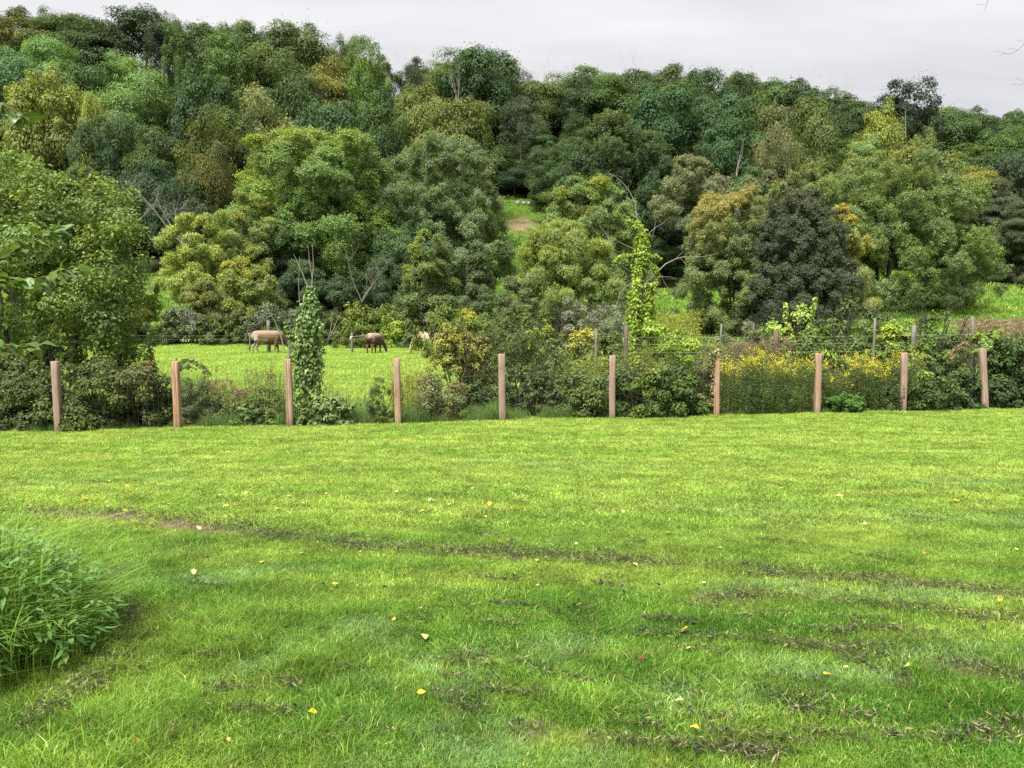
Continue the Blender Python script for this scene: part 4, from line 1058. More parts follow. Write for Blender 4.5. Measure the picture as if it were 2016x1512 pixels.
big_tree(624, 232, 272, 88, (0.066, 0.112, 0.026), 'tallest light green tree, its upper left side yellowing', 201, 0.04, 'dome', 110, 0.19, 34000, 0.38, (0.160, 0.195, 0.034), top_tint(0.40, 0.5, -0.5, 0.6), multi=1, trunk_r=0.4)
big_tree(690, 255, 110, 95, (0.060, 0.100, 0.036), 'greyer green crown leaning out behind the tallest tree', 202, 0.1, 'round', 45, 0.24, 14000, 0.36)
big_tree(556, 430, 130, 82, (0.040, 0.070, 0.022), 'dark lower tree at the left foot of the tallest tree', 203, 0.0, 'round', 40, 0.24, 12000, 0.32)
big_tree(874, 268, 218, 90, (0.074, 0.108, 0.042), 'round grey-green tree left of the middle meadow', 204, 0.03, 'dome', 200, 0.13, 38000, 0.31, flat=1.0, shoots=0.18, multi=3, trunk_r=0.22)
big_tree(815, 410, 150, 84, (0.040, 0.072, 0.026), 'dark bushy tree at the left foot of the round grey-green one', 205, 0.0, 'round', 45, 0.24, 13000, 0.32)
big_tree(1205, 216, 215, 118, (0.030, 0.052, 0.019), 'massive dark green tree above the middle meadow', 206, 0.05, 'egg', 75, 0.24, 24000, 0.46, tint=(0.08, 0.10, 0.03), tintf=top_tint(0.5, 0.5, 0, 0.5), trunk_r=0.5)
big_tree(1112, 275, 140, 160, (0.040, 0.068, 0.024), 'dark lower shoulder tree left of the massive dark one', 207, 0.05, 'round', 50, 0.24, 15000, 0.42)
big_tree(1290, 300, 110, 116, (0.034, 0.058, 0.024), 'dark tree at the right foot of the massive dark one', 208, 0.0, 'round', 40, 0.25, 11000, 0.42)
big_tree(1160, 345, 188, 84, (0.080, 0.120, 0.034), 'light green broad dome tree right of the middle meadow', 209, 0.0, 'dome', 150, 0.14, 26000, 0.30, tint=(0.17, 0.18, 0.03), tintf=spot_tint(0.12, 0.8), shoots=0.1)
big_tree(1352, 296, 145, 104, (0.080, 0.098, 0.040), 'feathery olive tree with bare lower limbs', 210, 0.38, 'egg', 55, 0.22, 9000, 0.34, trunk_r=0.24, nlimb=10)
big_tree(1412, 340, 90, 102, (0.085, 0.095, 0.045), 'thin greyish tree beside the forked white snag', 211, 0.2, 'egg', 30, 0.24, 4500, 0.34)
big_tree(1490, 330, 90, 100, (0.075, 0.085, 0.04), 'greyish brushy tree behind the orange-topped maple', 213, 0.1, 'egg', 30, 0.24, 6000, 0.34)
big_tree(1733, 312, 330, 84, (0.064, 0.098, 0.027), 'huge round green maple on the right', 214, 0.0, 'dome', 240, 0.13, 48000, 0.31, tint=(0.17, 0.135, 0.03), tintf=top_tint(0.85, 0.3, 0, 0.4), shoots=0.15, flat=0.95, trunk_r=0.3, multi=3)
big_tree(1570, 328, 160, 90, (0.078, 0.110, 0.034), 'green tree peeping over the dark greyish maple', 215, 0.0, 'round', 100, 0.18, 16000, 0.34, tint=(0.17, 0.12, 0.03), tintf=top_tint(0.6, 0.4, 0, 0.5), shoots=0.1)
big_tree(1438, 368, 190, 66, (0.078, 0.106, 0.036), 'maple turning orange-yellow along its top', 216, 0.0, 'dome', 220, 0.12, 34000, 0.22, tint=(0.20, 0.175, 0.055), tintf=top_tint(0.50, 0.35, -0.40, 0.75, 0.35), shoots=0.15, flat=1.0, multi=3, trunk_r=0.15)
big_tree(1566, 358, 215, 62, (0.034, 0.046, 0.023), 'dark greyish maple with purplish top in front of the others on the right', 217, 0.0, 'taper', 250, 0.12, 38000, 0.21, tint=(0.065, 0.046, 0.028), tintf=top_tint(0.6, 0.5, 0, 0.5), shoots=0.15, flat=1.0, multi=3, trunk_r=0.15, transl=0.15)
big_tree(1655, 398, 110, 66, (0.110, 0.130, 0.034), 'yellowish edge tree behind the dark greyish maple', 218, 0.0, 'egg', 50, 0.22, 13000, 0.24, tint=(0.19, 0.17, 0.035), tintf=top_tint(0.2, 0.6, 0, 0.7), shoots=0.15)
big_tree(1110, 442, 200, 50, (0.088, 0.122, 0.030), 'apple-like light green tree in front of the middle meadow', 219, 0.06, 'round', 80, 0.22, 26000, 0.18, tint=(0.14, 0.17, 0.04), tintf=top_tint(0.45, 0.4, 0, 0.6), flat=0.8, trunk_r=0.20, multi=2, nlimb=7)
big_tree(1012, 545, 90, 47, (0.064, 0.088, 0.030), 'drooping left side tree beside the apple-like one', 220, 0.0, 'egg', 45, 0.22, 10000, 0.17)
big_tree(842, 450, 130, 57, (0.066, 0.096, 0.030), 'vine-hung shrubby tree left of the green spire', 221, 0.0, 'egg', 50, 0.22, 14000, 0.20, tint=(0.14, 0.17, 0.03), tintf=top_tint(0.3, 0.5, -0.3, 0.6))
big_tree(942, 448, 75, 55, (0.050, 0.072, 0.026), 'narrow vine-covered spire of foliage', 222, 0.0, 'cone', 50, 0.30, 11000, 0.19, inner=0.4)
big_tree(388, 402, 125, 76, (0.135, 0.178, 0.038), 'small golden-green tree at left of the wood edge', 223, 0.05, 'round', 60, 0.22, 11000, 0.28, tint=(0.17, 0.18, 0.036), tintf=top_tint(0.5, 0.4, 0, 0.7))
big_tree(495, 350, 110, 80, (0.105, 0.142, 0.034), 'sparse bronze-yellow tree beside the tallest one', 224, 0.05, 'round', 60, 0.20, 8000, 0.28, tint=(0.17, 0.16, 0.04), tintf=spot_tint(0.3, 0.5))
big_tree(490, 512, 120, 70, (0.098, 0.130, 0.030), 'low tree with yellow upper sprays above the hedge', 225, 0.0, 'round', 70, 0.19, 10000, 0.26, tint=(0.18, 0.18, 0.034), tintf=top_tint(0.45, 0.3, 0, 0.8))
big_tree(410, 555, 110, 68, (0.078, 0.096, 0.026), 'low green bush at the right of the left meadow strip', 226, 0.0, 'round', 60, 0.2, 9000, 0.25)
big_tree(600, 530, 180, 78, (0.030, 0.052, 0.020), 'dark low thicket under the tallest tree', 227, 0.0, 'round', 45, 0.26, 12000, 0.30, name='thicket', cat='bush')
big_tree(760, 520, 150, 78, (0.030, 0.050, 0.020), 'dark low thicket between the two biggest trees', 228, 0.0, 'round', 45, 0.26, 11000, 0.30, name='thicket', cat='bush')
for k, (px, top, w, d, lab) in enumerate([(1945, 335, 120, 108, 'tall dark spruce right of the huge round maple'), (1988, 372, 110, 104, 'dark spruce with drooping boughs at the right edge'), (2040, 330, 130, 106, 'spruce cut by the right edge of the picture'), (1915, 400, 80, 110, 'small dark spruce half behind the huge round maple')]):
    big_tree(px, top, w, d, (0.046, 0.060, 0.027), lab, 240 + k, 0.04, 'cone', 75, 0.30, 13000, 0.36, flat=0.28, up=-0.1, aspect=0.28, droop=0.6, name='spruce_tree', lift=0.3, trunk_r=0.2, inner=0.35, nlimb=2)
# ------------------------------------------------------------------ shrubs
def shrub(px, top, wpx, d, col, label, seed, npuff=26, puff=0.30, nleaf=None, leaf=0.09, tint=None, tintf=None, name='shrub', cat='shrub', shape='round', zmin=-0.75, flat=0.85, shoots=0.12,
          var=0.35, aspect=0.55, group=None, depth=0.8, up=0.5, twigs=5, transl=0.27, gloss=0.035, droop=0.12, jit=0.42, bot=None, lift=0.0, cover=6.0, mtw=None, inner=0.3, yoff=0.0):
    r_ = np.random.default_rng(seed)
    x = X(px, d); z0 = g(x, d); H = zpx(top, d) - z0; W = wpx / FPX * d
    b0 = 0.0 if bot is None else max(0.0, zpx(bot, d) - z0)
    size = np.array([W / 2, W / 2 * depth, (H - b0) / 2]) * np.array([0.95, 0.95, 0.96])
    if nleaf is None: nleaf = int(min(7600, max(1500, W * (H - b0) * cover / (leaf * leaf * aspect * 0.55))))
    ro = thing(name, label, cat, (x, d, z0), group)
    a = crown(size, npuff, puff, nleaf, leaf, r_, shape, zmin, flat, up, jit, tintf, aspect, inner, shoots, droop, lift=lift, skirt=0.6, low=(npuff // 2 if bot is None and shape != 'cone' else 0))
    V = a[0] + np.array([0, 0, b0 + (H - b0) / 2])
    k = V[:, 2] < 0.02; V[k, 2] = 0.02 - V[k, 2] * 0.2
    link('foliage', mesh_from('foliage', V, a[1], [leafmat(tint, transl, gloss, var)], {'rnd': a[2], 'hue': a[3], 'tint': a[4]}), ro, color=col)
    acc = Acc()
    for k in range(twigs):
        aa = r_.uniform(0, 6.28); e = np.array([math.cos(aa) * 0.5 * W / max(H, 0.3), math.sin(aa) * 0.4 * W / max(H, 0.3), 1.0])
        branch(acc, (r_.normal() * W * 0.06, r_.normal() * W * 0.05, -0.08), e, H * r_.uniform(0.7, 1.0), max(0.012, 0.012 * H), 1, r_, 5, 0.5, 0.25, 3)
    link('stems', acc.mesh('stems', [mtw or m_bark_dk], True), ro)
    return ro

GREY = (0.088, 0.100, 0.068)
HEDGE = [ # hedge at the far side of the pasture
    (318, 606, 90, 61, (0.050, 0.066, 0.026), 'dark hedge shrub at the left end of the far hedge'),
    (372, 598, 95, 61.5, GREY, 'silvery grey shrub in the far hedge below the golden tree'),
    (428, 612, 85, 61, (0.062, 0.080, 0.028), 'olive green shrub in the far hedge between the silvery ones'),
    (478, 604, 80, 62, (0.064, 0.082, 0.030), 'green shrub in the far hedge left of the pale field post'),
    (528, 597, 105, 61.5, (0.074, 0.088, 0.058), 'grey-green shrub in the far hedge behind the brown cow'),
    (588, 600, 95, 61, (0.070, 0.084, 0.050), 'grey-green shrub in the far hedge behind the vine column'),
    (646, 606, 80, 61, (0.052, 0.070, 0.026), 'dark shrub in the far hedge right of the vine column'),
    (702, 592, 120, 60.5, (0.086, 0.108, 0.026), 'arching yellow-green shrub behind the cow seen from the rear'),
    (765, 588, 85, 62, (0.070, 0.100, 0.026), 'green shrub right of the arching yellow-green one'),
    (260, 600, 90, 61, (0.050, 0.066, 0.026), 'hedge shrub mostly hidden behind the big near tree'),
    (190, 600, 100, 61, (0.050, 0.066, 0.026), 'hedge shrub hidden behind the trunk of the big near tree'),
]
for k, (px, top, w, d, col, lab) in enumerate(HEDGE):
    shrub(px, top, w, d, col, lab, 300 + k, 40, 0.22, 6500, 0.18, cover=5, group='shrubs of the far hedge', twigs=4, shoots=0.2, depth=0.9)
MID = [
    (833, 558, 95, 57, (0.070, 0.086, 0.040), 'grey-green rounded bush below the vine-hung trees', dict(leaf=0.15, flat=1.0)),
    (792, 606, 88, 57, (0.110, 0.165, 0.028), 'bright lime green bush at the right end of the pasture', dict(leaf=0.15, tint=(0.19, 0.21, 0.03), tintf=top_tint(0.2, 0.5, 0, 0.7))),
    (870, 596, 105, 42, (0.080, 0.112, 0.028), 'leafy green bush above the yellow shrub', dict(leaf=0.13)),
    (925, 600, 95, 38, (0.070, 0.100, 0.026), 'mid green bush behind the yellow shrub', dict(leaf=0.12, tint=(0.19, 0.18, 0.03), tintf=top_tint(0.4, 0.4, 0, 0.8))),
    (985, 585, 110, 41, (0.058, 0.086, 0.026), 'dark green bush under the apple-like tree', dict(leaf=0.12)),
    (1055, 600, 90, 40, (0.062, 0.088, 0.028), 'green bush below the apple-like tree, behind the dark shrub', dict(leaf=0.12)),
    (1128, 574, 60, 41, (0.120, 0.140, 0.105), 'small silver-leaved bush under the apple-like tree', dict(leaf=0.10, shoots=0.4)),
    (1195, 585, 105, 39, (0.110, 0.122, 0.090), 'large silver-grey bush left of the dead tree', dict(leaf=0.10, shoots=0.25)),
    (1062, 612, 62, 29, (0.125, 0.165, 0.034), 'pale lime vine heaped on an old stump', dict(leaf=0.10)),
    (1140, 636, 110, 29, (0.090, 0.110, 0.030), 'bush with yellow top and reddish dead stems beneath', dict(leaf=0.10, tint=(0.22, 0.205, 0.04), tintf=top_tint(0.45, 0.3, 0, 0.9))),
    (1200, 640, 80, 27, (0.078, 0.106, 0.032), 'green bush with pale tips beside the brown old post', dict(leaf=0.09)),
    (1100, 680, 80, 24.5, (0.062, 0.090, 0.026), 'green bush in front of the pasture gap at centre', dict(leaf=0.085)),
    (1165, 690, 110, 22.5, (0.100, 0.140, 0.034), 'light green leafy bush left of the dead tree base', dict(leaf=0.09)),
    (1310, 632, 135, 23.2, (0.085, 0.135, 0.026), 'rounded mound of bright vine right of the dead tree', dict(leaf=0.10, tint=(0.16, 0.23, 0.035), tintf=top_tint(0.2, 0.4, 0.2, 0.9))),
    (1356, 645, 80, 24.0, (0.100, 0.155, 0.032), 'bright green vine sprays at the right end of the vine mound', dict(leaf=0.10, shoots=0.4)),
    (1466, 636, 100, 29, (0.105, 0.120, 0.065), 'grey-green upright willow-like brush', dict(leaf=0.13, aspect=0.22, shoots=0.5)),
    (1560, 606, 125, 24, (0.075, 0.115, 0.028), 'rounded bush with bright top and tall shoots behind the goldenrod', dict(leaf=0.10, tint=(0.17, 0.23, 0.045), tintf=top_tint(0.3, 0.4, 0, 0.9), shoots=0.25)),
    (1655, 588, 130, 26, (0.062, 0.088, 0.030), 'darker grey-green bush right of the one with tall shoots', dict(leaf=0.10)),
    (1722, 600, 90, 27, (0.058, 0.080, 0.030), 'grey-green bush behind the bright vine heap', dict(leaf=0.10)),
    (1752, 620, 115, 22.3, (0.085, 0.130, 0.030), 'bright green heap of vine around the pale stake', dict(leaf=0.095, tint=(0.16, 0.21, 0.035), tintf=top_tint(0.3, 0.4, 0.2, 0.8))),
    (1845, 588, 95, 23.5, (0.064, 0.100, 0.028), 'tall pointed green bush behind the broken board post', dict(leaf=0.09, shape='egg')),
    (1825, 650, 110, 21.0, (0.072, 0.112, 0.030), 'leafy green bush at the foot of the broken board post', dict(leaf=0.09)),
    (1238, 668, 70, 25.5, (0.072, 0.102, 0.030), 'olive green bush behind the foot of the dead tree', dict(leaf=0.10)),
    (1405, 655, 90, 27, (0.080, 0.105, 0.040), 'greyish green brush left of the willow-like brush', dict(leaf=0.11, shoots=0.3)),
    (1500, 640, 90, 26, (0.070, 0.095, 0.034), 'dull green bush between the willow-like brush and the one with tall shoots', dict(leaf=0.10)),
    (1608, 640, 100, 23.0, (0.062, 0.096, 0.028), 'low green bush right of the one with tall shoots', dict(leaf=0.09)),
    (1690, 655, 100, 22.6, (0.066, 0.100, 0.028), 'green bush in front of the grey-green one, left of the pale stake', dict(leaf=0.09)),
    (1786, 612, 95, 25.0, (0.070, 0.106, 0.030), 'green bush between the vine heap and the tall pointed bush', dict(leaf=0.10, tint=(0.15, 0.18, 0.035), tintf=top_tint(0.4, 0.4, 0, 0.7))),
    (1885, 640, 80, 24.0, (0.066, 0.098, 0.030), 'green bush left of the tall leaning old post', dict(leaf=0.10)),
    (700, 640, 110, 56, (0.060, 0.085, 0.024), 'green lower shrub in front of the arching yellow-green one', dict(leaf=0.16)),
    (1000, 650, 120, 27, (0.058, 0.080, 0.026), 'dull green bush behind the big dark shrub', dict(leaf=0.11)),
    (1940, 640, 70, 19.9, (0.105, 0.155, 0.036), 'bright leafy vine spilling over the leaning post', dict(leaf=0.08, bot=715)),
]
for k, (px, top, w, d, col, lab, kw) in enumerate(MID):
    shrub(px, top, w, d, col, lab, 340 + k, cover=5, **kw)

# the strip of plants right behind the new posts
FRONT = [
    (30, 690, 170, 18.2, (0.050, 0.066, 0.023), 'dark bush at the left edge behind the first post', dict(leaf=0.085)),
    (75, 715, 150, 17.2, (0.052, 0.068, 0.023), 'low dark bush behind the leftmost post', dict(leaf=0.075)),
    (185, 700, 170, 17.0, (0.054, 0.070, 0.024), 'dark leafy thicket right of the leftmost post', dict(leaf=0.075)),
    (270, 705, 150, 17.2, (0.056, 0.072, 0.024), 'dark thicket with a few red leaves left of the second post', dict(leaf=0.075, tint=(0.14, 0.045, 0.03), tintf=lambda p, d, pv, r_: ((p[:, 2] > 0.35) & (p[:, 0] > 0.2) & (r_.random(len(p)) < 0.16)) * 0.8)),
    (330, 740, 60, 17.4, (0.060, 0.080, 0.026), 'green bush touching the second post', dict(leaf=0.07)),
    (376, 742, 80, 17.4, (0.078, 0.100, 0.048), 'soft grey-green weeds right of the second post', dict(leaf=0.06, aspect=0.22, shoots=0.35, cover=3.5)),
    (440, 768, 90, 17.6, (0.088, 0.108, 0.040), 'olive weeds below the reddish seed heads', dict(leaf=0.06, aspect=0.3, shoots=0.3, cover=3.5)),
    (520, 756, 90, 17.5, (0.084, 0.112, 0.036), 'upright green weeds left of the post with a cracked face', dict(leaf=0.06, aspect=0.3, shoots=0.4, cover=3.5)),
    (490, 795, 110, 17.1, (0.078, 0.118, 0.040), 'low leafy weeds in the middle of the second bay', dict(leaf=0.065, flat=0.6, lift=0.5)),
    (1200, 735, 80, 18.8, (0.070, 0.100, 0.032), 'green bush right behind the sixth post', dict(leaf=0.075)),
    (655, 770, 110, 17.2, (0.100, 0.140, 0.055), 'patch of pale-leaved weeds right of the vine column', dict(leaf=0.075, flat=0.5, lift=0.6)),
    (620, 788, 90, 16.9, (0.080, 0.115, 0.040), 'low weeds at the foot of the vine column', dict(leaf=0.07, flat=0.6)),
    (746, 742, 56, 17.0, (0.070, 0.100, 0.028), 'feathery upright weed left of the fourth post', dict(leaf=0.06, aspect=0.14, shoots=0.4, shape='egg', cover=3)),
    (892, 612, 122, 19.4, (0.100, 0.118, 0.030), 'large yellowing shrub left of the dark one', dict(leaf=0.072, shape='egg', npuff=55, puff=0.24, tint=(0.205, 0.190, 0.052), tintf=top_tint(-0.1, 0.7, -0.5, 0.65, 0.8), cover=3.2, bot=800)),
    (925, 640, 110, 19.8, (0.095, 0.105, 0.030), 'olive yellow shrub between the yellow and the dark ones', dict(leaf=0.07, shape='egg', npuff=35, tint=(0.19, 0.18, 0.05), tintf=top_tint(0.1, 0.5, -0.4, 0.6, 0.7), cover=4)),
    (1010, 622, 170, 19.8, (0.050, 0.066, 0.024), 'big dark green shrub behind the pale fence post', dict(leaf=0.065, npuff=55, puff=0.26, cover=5)),
    (868, 735, 120, 18.0, (0.088, 0.100, 0.036), 'brownish lower part shrub right of the fourth post', dict(leaf=0.06, tint=(0.15, 0.12, 0.06), tintf=spot_tint(0.3, 0.6), cover=3.5)),
    (1065, 720, 85, 18.6, (0.046, 0.060, 0.024), 'low dark bush right of the pale fence post', dict(leaf=0.065)),
    (1140, 728, 115, 18.2, (0.066, 0.094, 0.030), 'mid green bush left of the sixth post', dict(leaf=0.075)),
    (1255, 700, 110, 18.3, (0.060, 0.092, 0.026), 'dense green bush right of the sixth post', dict(leaf=0.075, tint=(0.15, 0.17, 0.04), tintf=top_tint(0.35, 0.4, 0, 0.6))),
    (1330, 718, 120, 18.2, (0.052, 0.084, 0.026), 'dark green bush left of the vine-topped post', dict(leaf=0.08)),
    (1385, 700, 60, 18.9, (0.105, 0.125, 0.045), 'pale weeds just left of the vine-topped post', dict(leaf=0.07, aspect=0.3, shoots=0.4)),
    (1666, 772, 100, 18.3, (0.048, 0.105, 0.022), 'low rounded bright green bush at the lawn edge', dict(leaf=0.055, npuff=40, shoots=0.1)),
    (1745, 755, 70, 18.9, (0.044, 0.066, 0.024), 'dark bush left of the ninth post', dict(leaf=0.07)),
    (1825, 728, 110, 18.8, (0.046, 0.074, 0.024), 'dark green vine bush right of the ninth post', dict(leaf=0.075, tint=(0.13, 0.19, 0.04), tintf=top_tint(0.5, 0.3, 0, 0.8))),
    (1895, 728, 90, 19.2, (0.040, 0.064, 0.022), 'dark bush left of the leaning post', dict(leaf=0.075)),
    (1995, 645, 130, 19.8, (0.040, 0.068, 0.024), 'tall dark green bush at the right edge', dict(leaf=0.085, npuff=45)),
    (2060, 655, 150, 20.5, (0.040, 0.066, 0.024), 'dark bush mostly beyond the right edge', dict(leaf=0.085)),
    (1970, 745, 80, 19.1, (0.036, 0.056, 0.022), 'low dark bush right of the leaning post', dict(leaf=0.075)),
]
for k, (px, top, w, d, col, lab, kw) in enumerate(FRONT):
    kw = dict(kw); bot = kw.pop('bot', None)
    if d > float(fence_y(X(px, d))) + 0.35 and 'npuff' not in kw: d -= 0.28
    shrub(px, top, w, d, col, lab, 400 + k, **kw)
# low dense undergrowth in the dark behind them
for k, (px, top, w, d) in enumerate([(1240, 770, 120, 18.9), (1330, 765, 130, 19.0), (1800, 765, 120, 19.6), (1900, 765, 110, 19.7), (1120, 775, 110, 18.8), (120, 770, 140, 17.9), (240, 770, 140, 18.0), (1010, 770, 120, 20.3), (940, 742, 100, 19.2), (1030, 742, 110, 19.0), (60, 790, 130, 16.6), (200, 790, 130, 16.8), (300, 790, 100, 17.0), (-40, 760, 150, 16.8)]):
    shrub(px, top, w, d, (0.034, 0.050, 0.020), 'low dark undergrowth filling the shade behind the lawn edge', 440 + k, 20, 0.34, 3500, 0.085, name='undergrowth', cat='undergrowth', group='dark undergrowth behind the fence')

# ------------------------------------------------------------------ goldenrod, weeds and tall grass
def m_flower(c, name):
    key = (name, c)
    if key not in MATS:
        m, t, o = newmat(name); b = NB(t)
        ra = b.n('ShaderNodeAttribute', attribute_name='rnd').outputs['Fac']
        hs = b.n('ShaderNodeHueSaturation', {'Value': b.mapr(ra, 0, 1, 0.65, 1.25), 'Hue': b.mapr(ra, 0, 1, 0.49, 0.51), 'Color': rgb(c)})
        t.links.new(leaf_shader(b, hs.outputs[0], 0.3, 0.03), o.inputs[0]); MATS[key] = m
    return MATS[key]
m_gold = m_flower((0.36, 0.32, 0.035), 'goldenrod_yellow')
m_brown = m_flower((0.13, 0.095, 0.07), 'brown_seed')
m_red = m_flower((0.135, 0.085, 0.065), 'reddish_seed')
m_white = m_flower((0.34, 0.35, 0.30), 'white_flower')
m_stem = barkmat((0.07, 0.09, 0.03), (0.04, 0.05, 0.018), 'green_stem')
def herbs(px0, px1, d0, d1, top0, top1, n, label, seed, leafc, leafL=0.09, leafW=0.014, nl=26, plume=None, pl_n=0, pl_len=0.2, frac=1.0, name='goldenrod_clump', cat='wildflowers', wav=25, group=None):
    """upright leafy stems, the first share of them ending in plumes"""
    r_ = np.random.default_rng(seed); pm = (px0 + px1) / 2; dm = (d0 + d1) / 2
    x0 = X(pm, dm); z0 = g(x0, dm); org = np.array([x0, dm, z0])
    ro = thing(name, label, cat, (x0, dm, z0), group)
    st = Acc(); LP, LN, LA = [], [], []; FP, FN = [], []
    for k in range(n):
        d = r_.uniform(d0, d1); px = r_.uniform(px0, px1); x = X(px, d); zb = g(x, d)
        f = (px - px0) / (px1 - px0); top = top0 + (top1 - top0) * f + r_.normal() * wav * 0.5 + wav * 0.5 * math.sin(px * 0.05 + seed)
        H = max(zpx(top, d) - zb, 0.25)
        ts = np.linspace(0, 1, 6); ln = r_.normal(size=2) * 0.10 * H
        pts = np.stack([x + ln[0] * ts ** 2, d + ln[1] * ts ** 2, zb + H * ts], 1) - org
        V, F = tube(pts, 0.004 * (1 - 0.5 * ts), 3); st.add(V, F)
        u = r_.uniform(0.12, 0.97, nl); P = np.stack([np.interp(u, ts, pts[:, j]) for j in range(3)], 1)
        a = r_.uniform(0, 6.28, nl); out = np.stack([np.cos(a), np.sin(a), r_.uniform(-0.1, 0.8, nl)], 1)
        LP.append(P + nrm(out) * leafL * 0.45); LA.append(out); LN.append(np.stack([-np.cos(a) * 0.4, -np.sin(a) * 0.4, np.ones(nl)], 1) + r_.normal(size=(nl, 3)) * 0.4)
        if plume and r_.random() < frac:
            tip = pts[-1]
            for q in range(7):
                aa = r_.uniform(0, 6.28); L = pl_len * r_.uniform(0.5, 1.1); s0 = r_.uniform(0.0, 0.8)
                s = np.linspace(0, 1, max(2, pl_n // 7)); base = tip - np.array([0, 0, pl_len * s0])
                sp_ = base + np.stack([np.cos(aa) * L * 0.6 * s, np.sin(aa) * L * 0.6 * s, L * (0.75 * s - 0.55 * s ** 2) * 0.9], 1)
                FP.append(sp_ + r_.normal(size=sp_.shape) * 0.012); FN.append(np.tile([0, 0, 1.0], (len(s), 1)) + r_.normal(size=sp_.shape) * 0.7)
    link('stems', st.mesh('stems', [m_stem]), ro)
    P, N_, A_ = np.concatenate(LP), np.concatenate(LN), np.concatenate(LA)
    V, F = leaves(P, N_, leafL * r_.uniform(0.6, 1.3, len(P)), leafW, r_, A_, 0.15, 0.25)
    link('leaves', mesh_from('leaves', V, F, [leafmat(None, 0.28, 0.12, 0.5)], {'rnd': np.repeat(r_.random(len(P)), 4), 'hue': np.repeat(r_.random(len(P)), 4), 'tint': np.zeros(len(V))}), ro, color=leafc)
    if FP:
        P, N_ = np.concatenate(FP), np.concatenate(FN)
        V, F = leaves(P, N_, 0.028, 0.020, r_, None, 0.1)
        link('flower_plumes' if plume is m_gold else 'seed_heads', mesh_from('plumes', V, F, [plume], {'rnd': np.repeat(r_.random(len(P)), 4)}), ro)
    return ro
GC = (0.070, 0.108, 0.030)
herbs(1418, 1490, 18.2, 19.6, 716, 712, 150, 'goldenrod clump right of the vine-topped post, thick with yellow plumes', 501, GC, plume=m_gold, pl_n=30, wav=20, frac=0.5)
herbs(1480, 1548, 18.2, 19.8, 708, 718, 150, 'goldenrod clump with the tallest yellow plumes, left of centre in its bay', 502, GC, plume=m_gold, pl_n=32, wav=22, frac=0.5)
herbs(1540, 1606, 18.4, 19.8, 728, 722, 140, 'greener goldenrod clump left of the knotty post', 503, GC, plume=m_gold, pl_n=30, frac=0.25, wav=24)
herbs(1616, 1680, 18.5, 19.8, 722, 735, 130, 'goldenrod clump above the low bright green bush', 504, GC, plume=m_gold, pl_n=30, frac=0.3, wav=22)
herbs(1672, 1740, 18.6, 20.0, 722, 712, 140, 'wide yellow goldenrod clump left of the ninth post', 505, GC, plume=m_gold, pl_n=36, frac=0.6, wav=20)
herbs(1735, 1812, 18.8, 20.0, 716, 724, 120, 'yellow goldenrod spread on both sides of the ninth post', 506, GC, plume=m_gold, pl_n=30, frac=0.3, wav=24)
herbs(1290, 1402, 18.4, 19.6, 728, 730, 170, 'dark leafy stems of unflowered goldenrod left of the vine-topped post', 507, (0.052, 0.076, 0.024), wav=22)
herbs(1215, 1330, 19.5, 21.0, 690, 690, 150, 'tall yellowish green stems at the foot of the dead tree', 508, (0.115, 0.135, 0.032), nl=24, wav=24)
herbs(1470, 1580, 18.0, 18.5, 760, 765, 120, 'leafy lower stems in front of the goldenrod plumes', 509, (0.058, 0.096, 0.028), wav=26, name='weed_clump', cat='weeds')
herbs(1625, 1810, 18.5, 19.0, 765, 760, 150, 'dark leafy stems either side of the ninth post', 510, (0.054, 0.090, 0.026), wav=26, name='weed_clump', cat='weeds')
herbs(352, 420, 16.9, 17.9, 742, 752, 90, 'grey-green tangled weeds right of the second post', 511, (0.080, 0.105, 0.048), leafL=0.07, wav=20, name='weed_clump', cat='weeds')
herbs(410, 490, 17.0, 18.0, 755, 760, 80, 'weeds with reddish brown seed heads in the pasture gap', 512, (0.110, 0.125, 0.042), plume=m_red, pl_n=42, frac=0.75, pl_len=0.16, leafL=0.06, nl=16, wav=16, name='weed_clump', cat='weeds')
herbs(485, 560, 17.0, 18.0, 752, 742, 80, 'tall thin weeds left of the post with a cracked face', 513, (0.092, 0.120, 0.036), plume=m_brown, pl_n=28, frac=0.3, leafL=0.07, nl=20, wav=26, name='weed_clump', cat='weeds')
herbs(640, 735, 18.5, 20.5, 768, 775, 46, 'thin brownish stalks in the pasture right of the vine column', 514, (0.110, 0.120, 0.045), plume=m_brown, pl_n=28, frac=0.6, leafL=0.05, nl=9, wav=18, name='weed_clump', cat='weeds')
herbs(770, 830, 18.2, 20.0, 730, 735, 70, 'yellow-green grassy weeds right of the fourth post', 515, (0.170, 0.175, 0.034), leafL=0.11, leafW=0.012, nl=18, wav=18, name='weed_clump', cat='weeds')
herbs(820, 900, 17.2, 17.8, 770, 772, 70, 'pale-flowered weeds at the foot of the yellow shrub', 516, (0.110, 0.115, 0.062), plume=m_white, pl_n=14, frac=0.3, pl_len=0.10, leafL=0.06, nl=18, wav=18, name='weed_clump', cat='weeds')
herbs(1080, 1190, 19.5, 21.5, 708, 712, 120, 'yellowish leafy weeds in the pasture gap left of the sixth post', 517, (0.135, 0.165, 0.034), leafL=0.10, nl=20, wav=22, name='weed_clump', cat='weeds')
herbs(1880, 2040, 33, 42, 634, 626, 700, 'dry tan reeds below the right meadow', 518, (0.20, 0.170, 0.120), leafL=0.26, leafW=0.03, nl=12, plume=m_brown, pl_n=21, frac=0.8, pl_len=0.3, wav=6, name='reed_bed', cat='reeds')
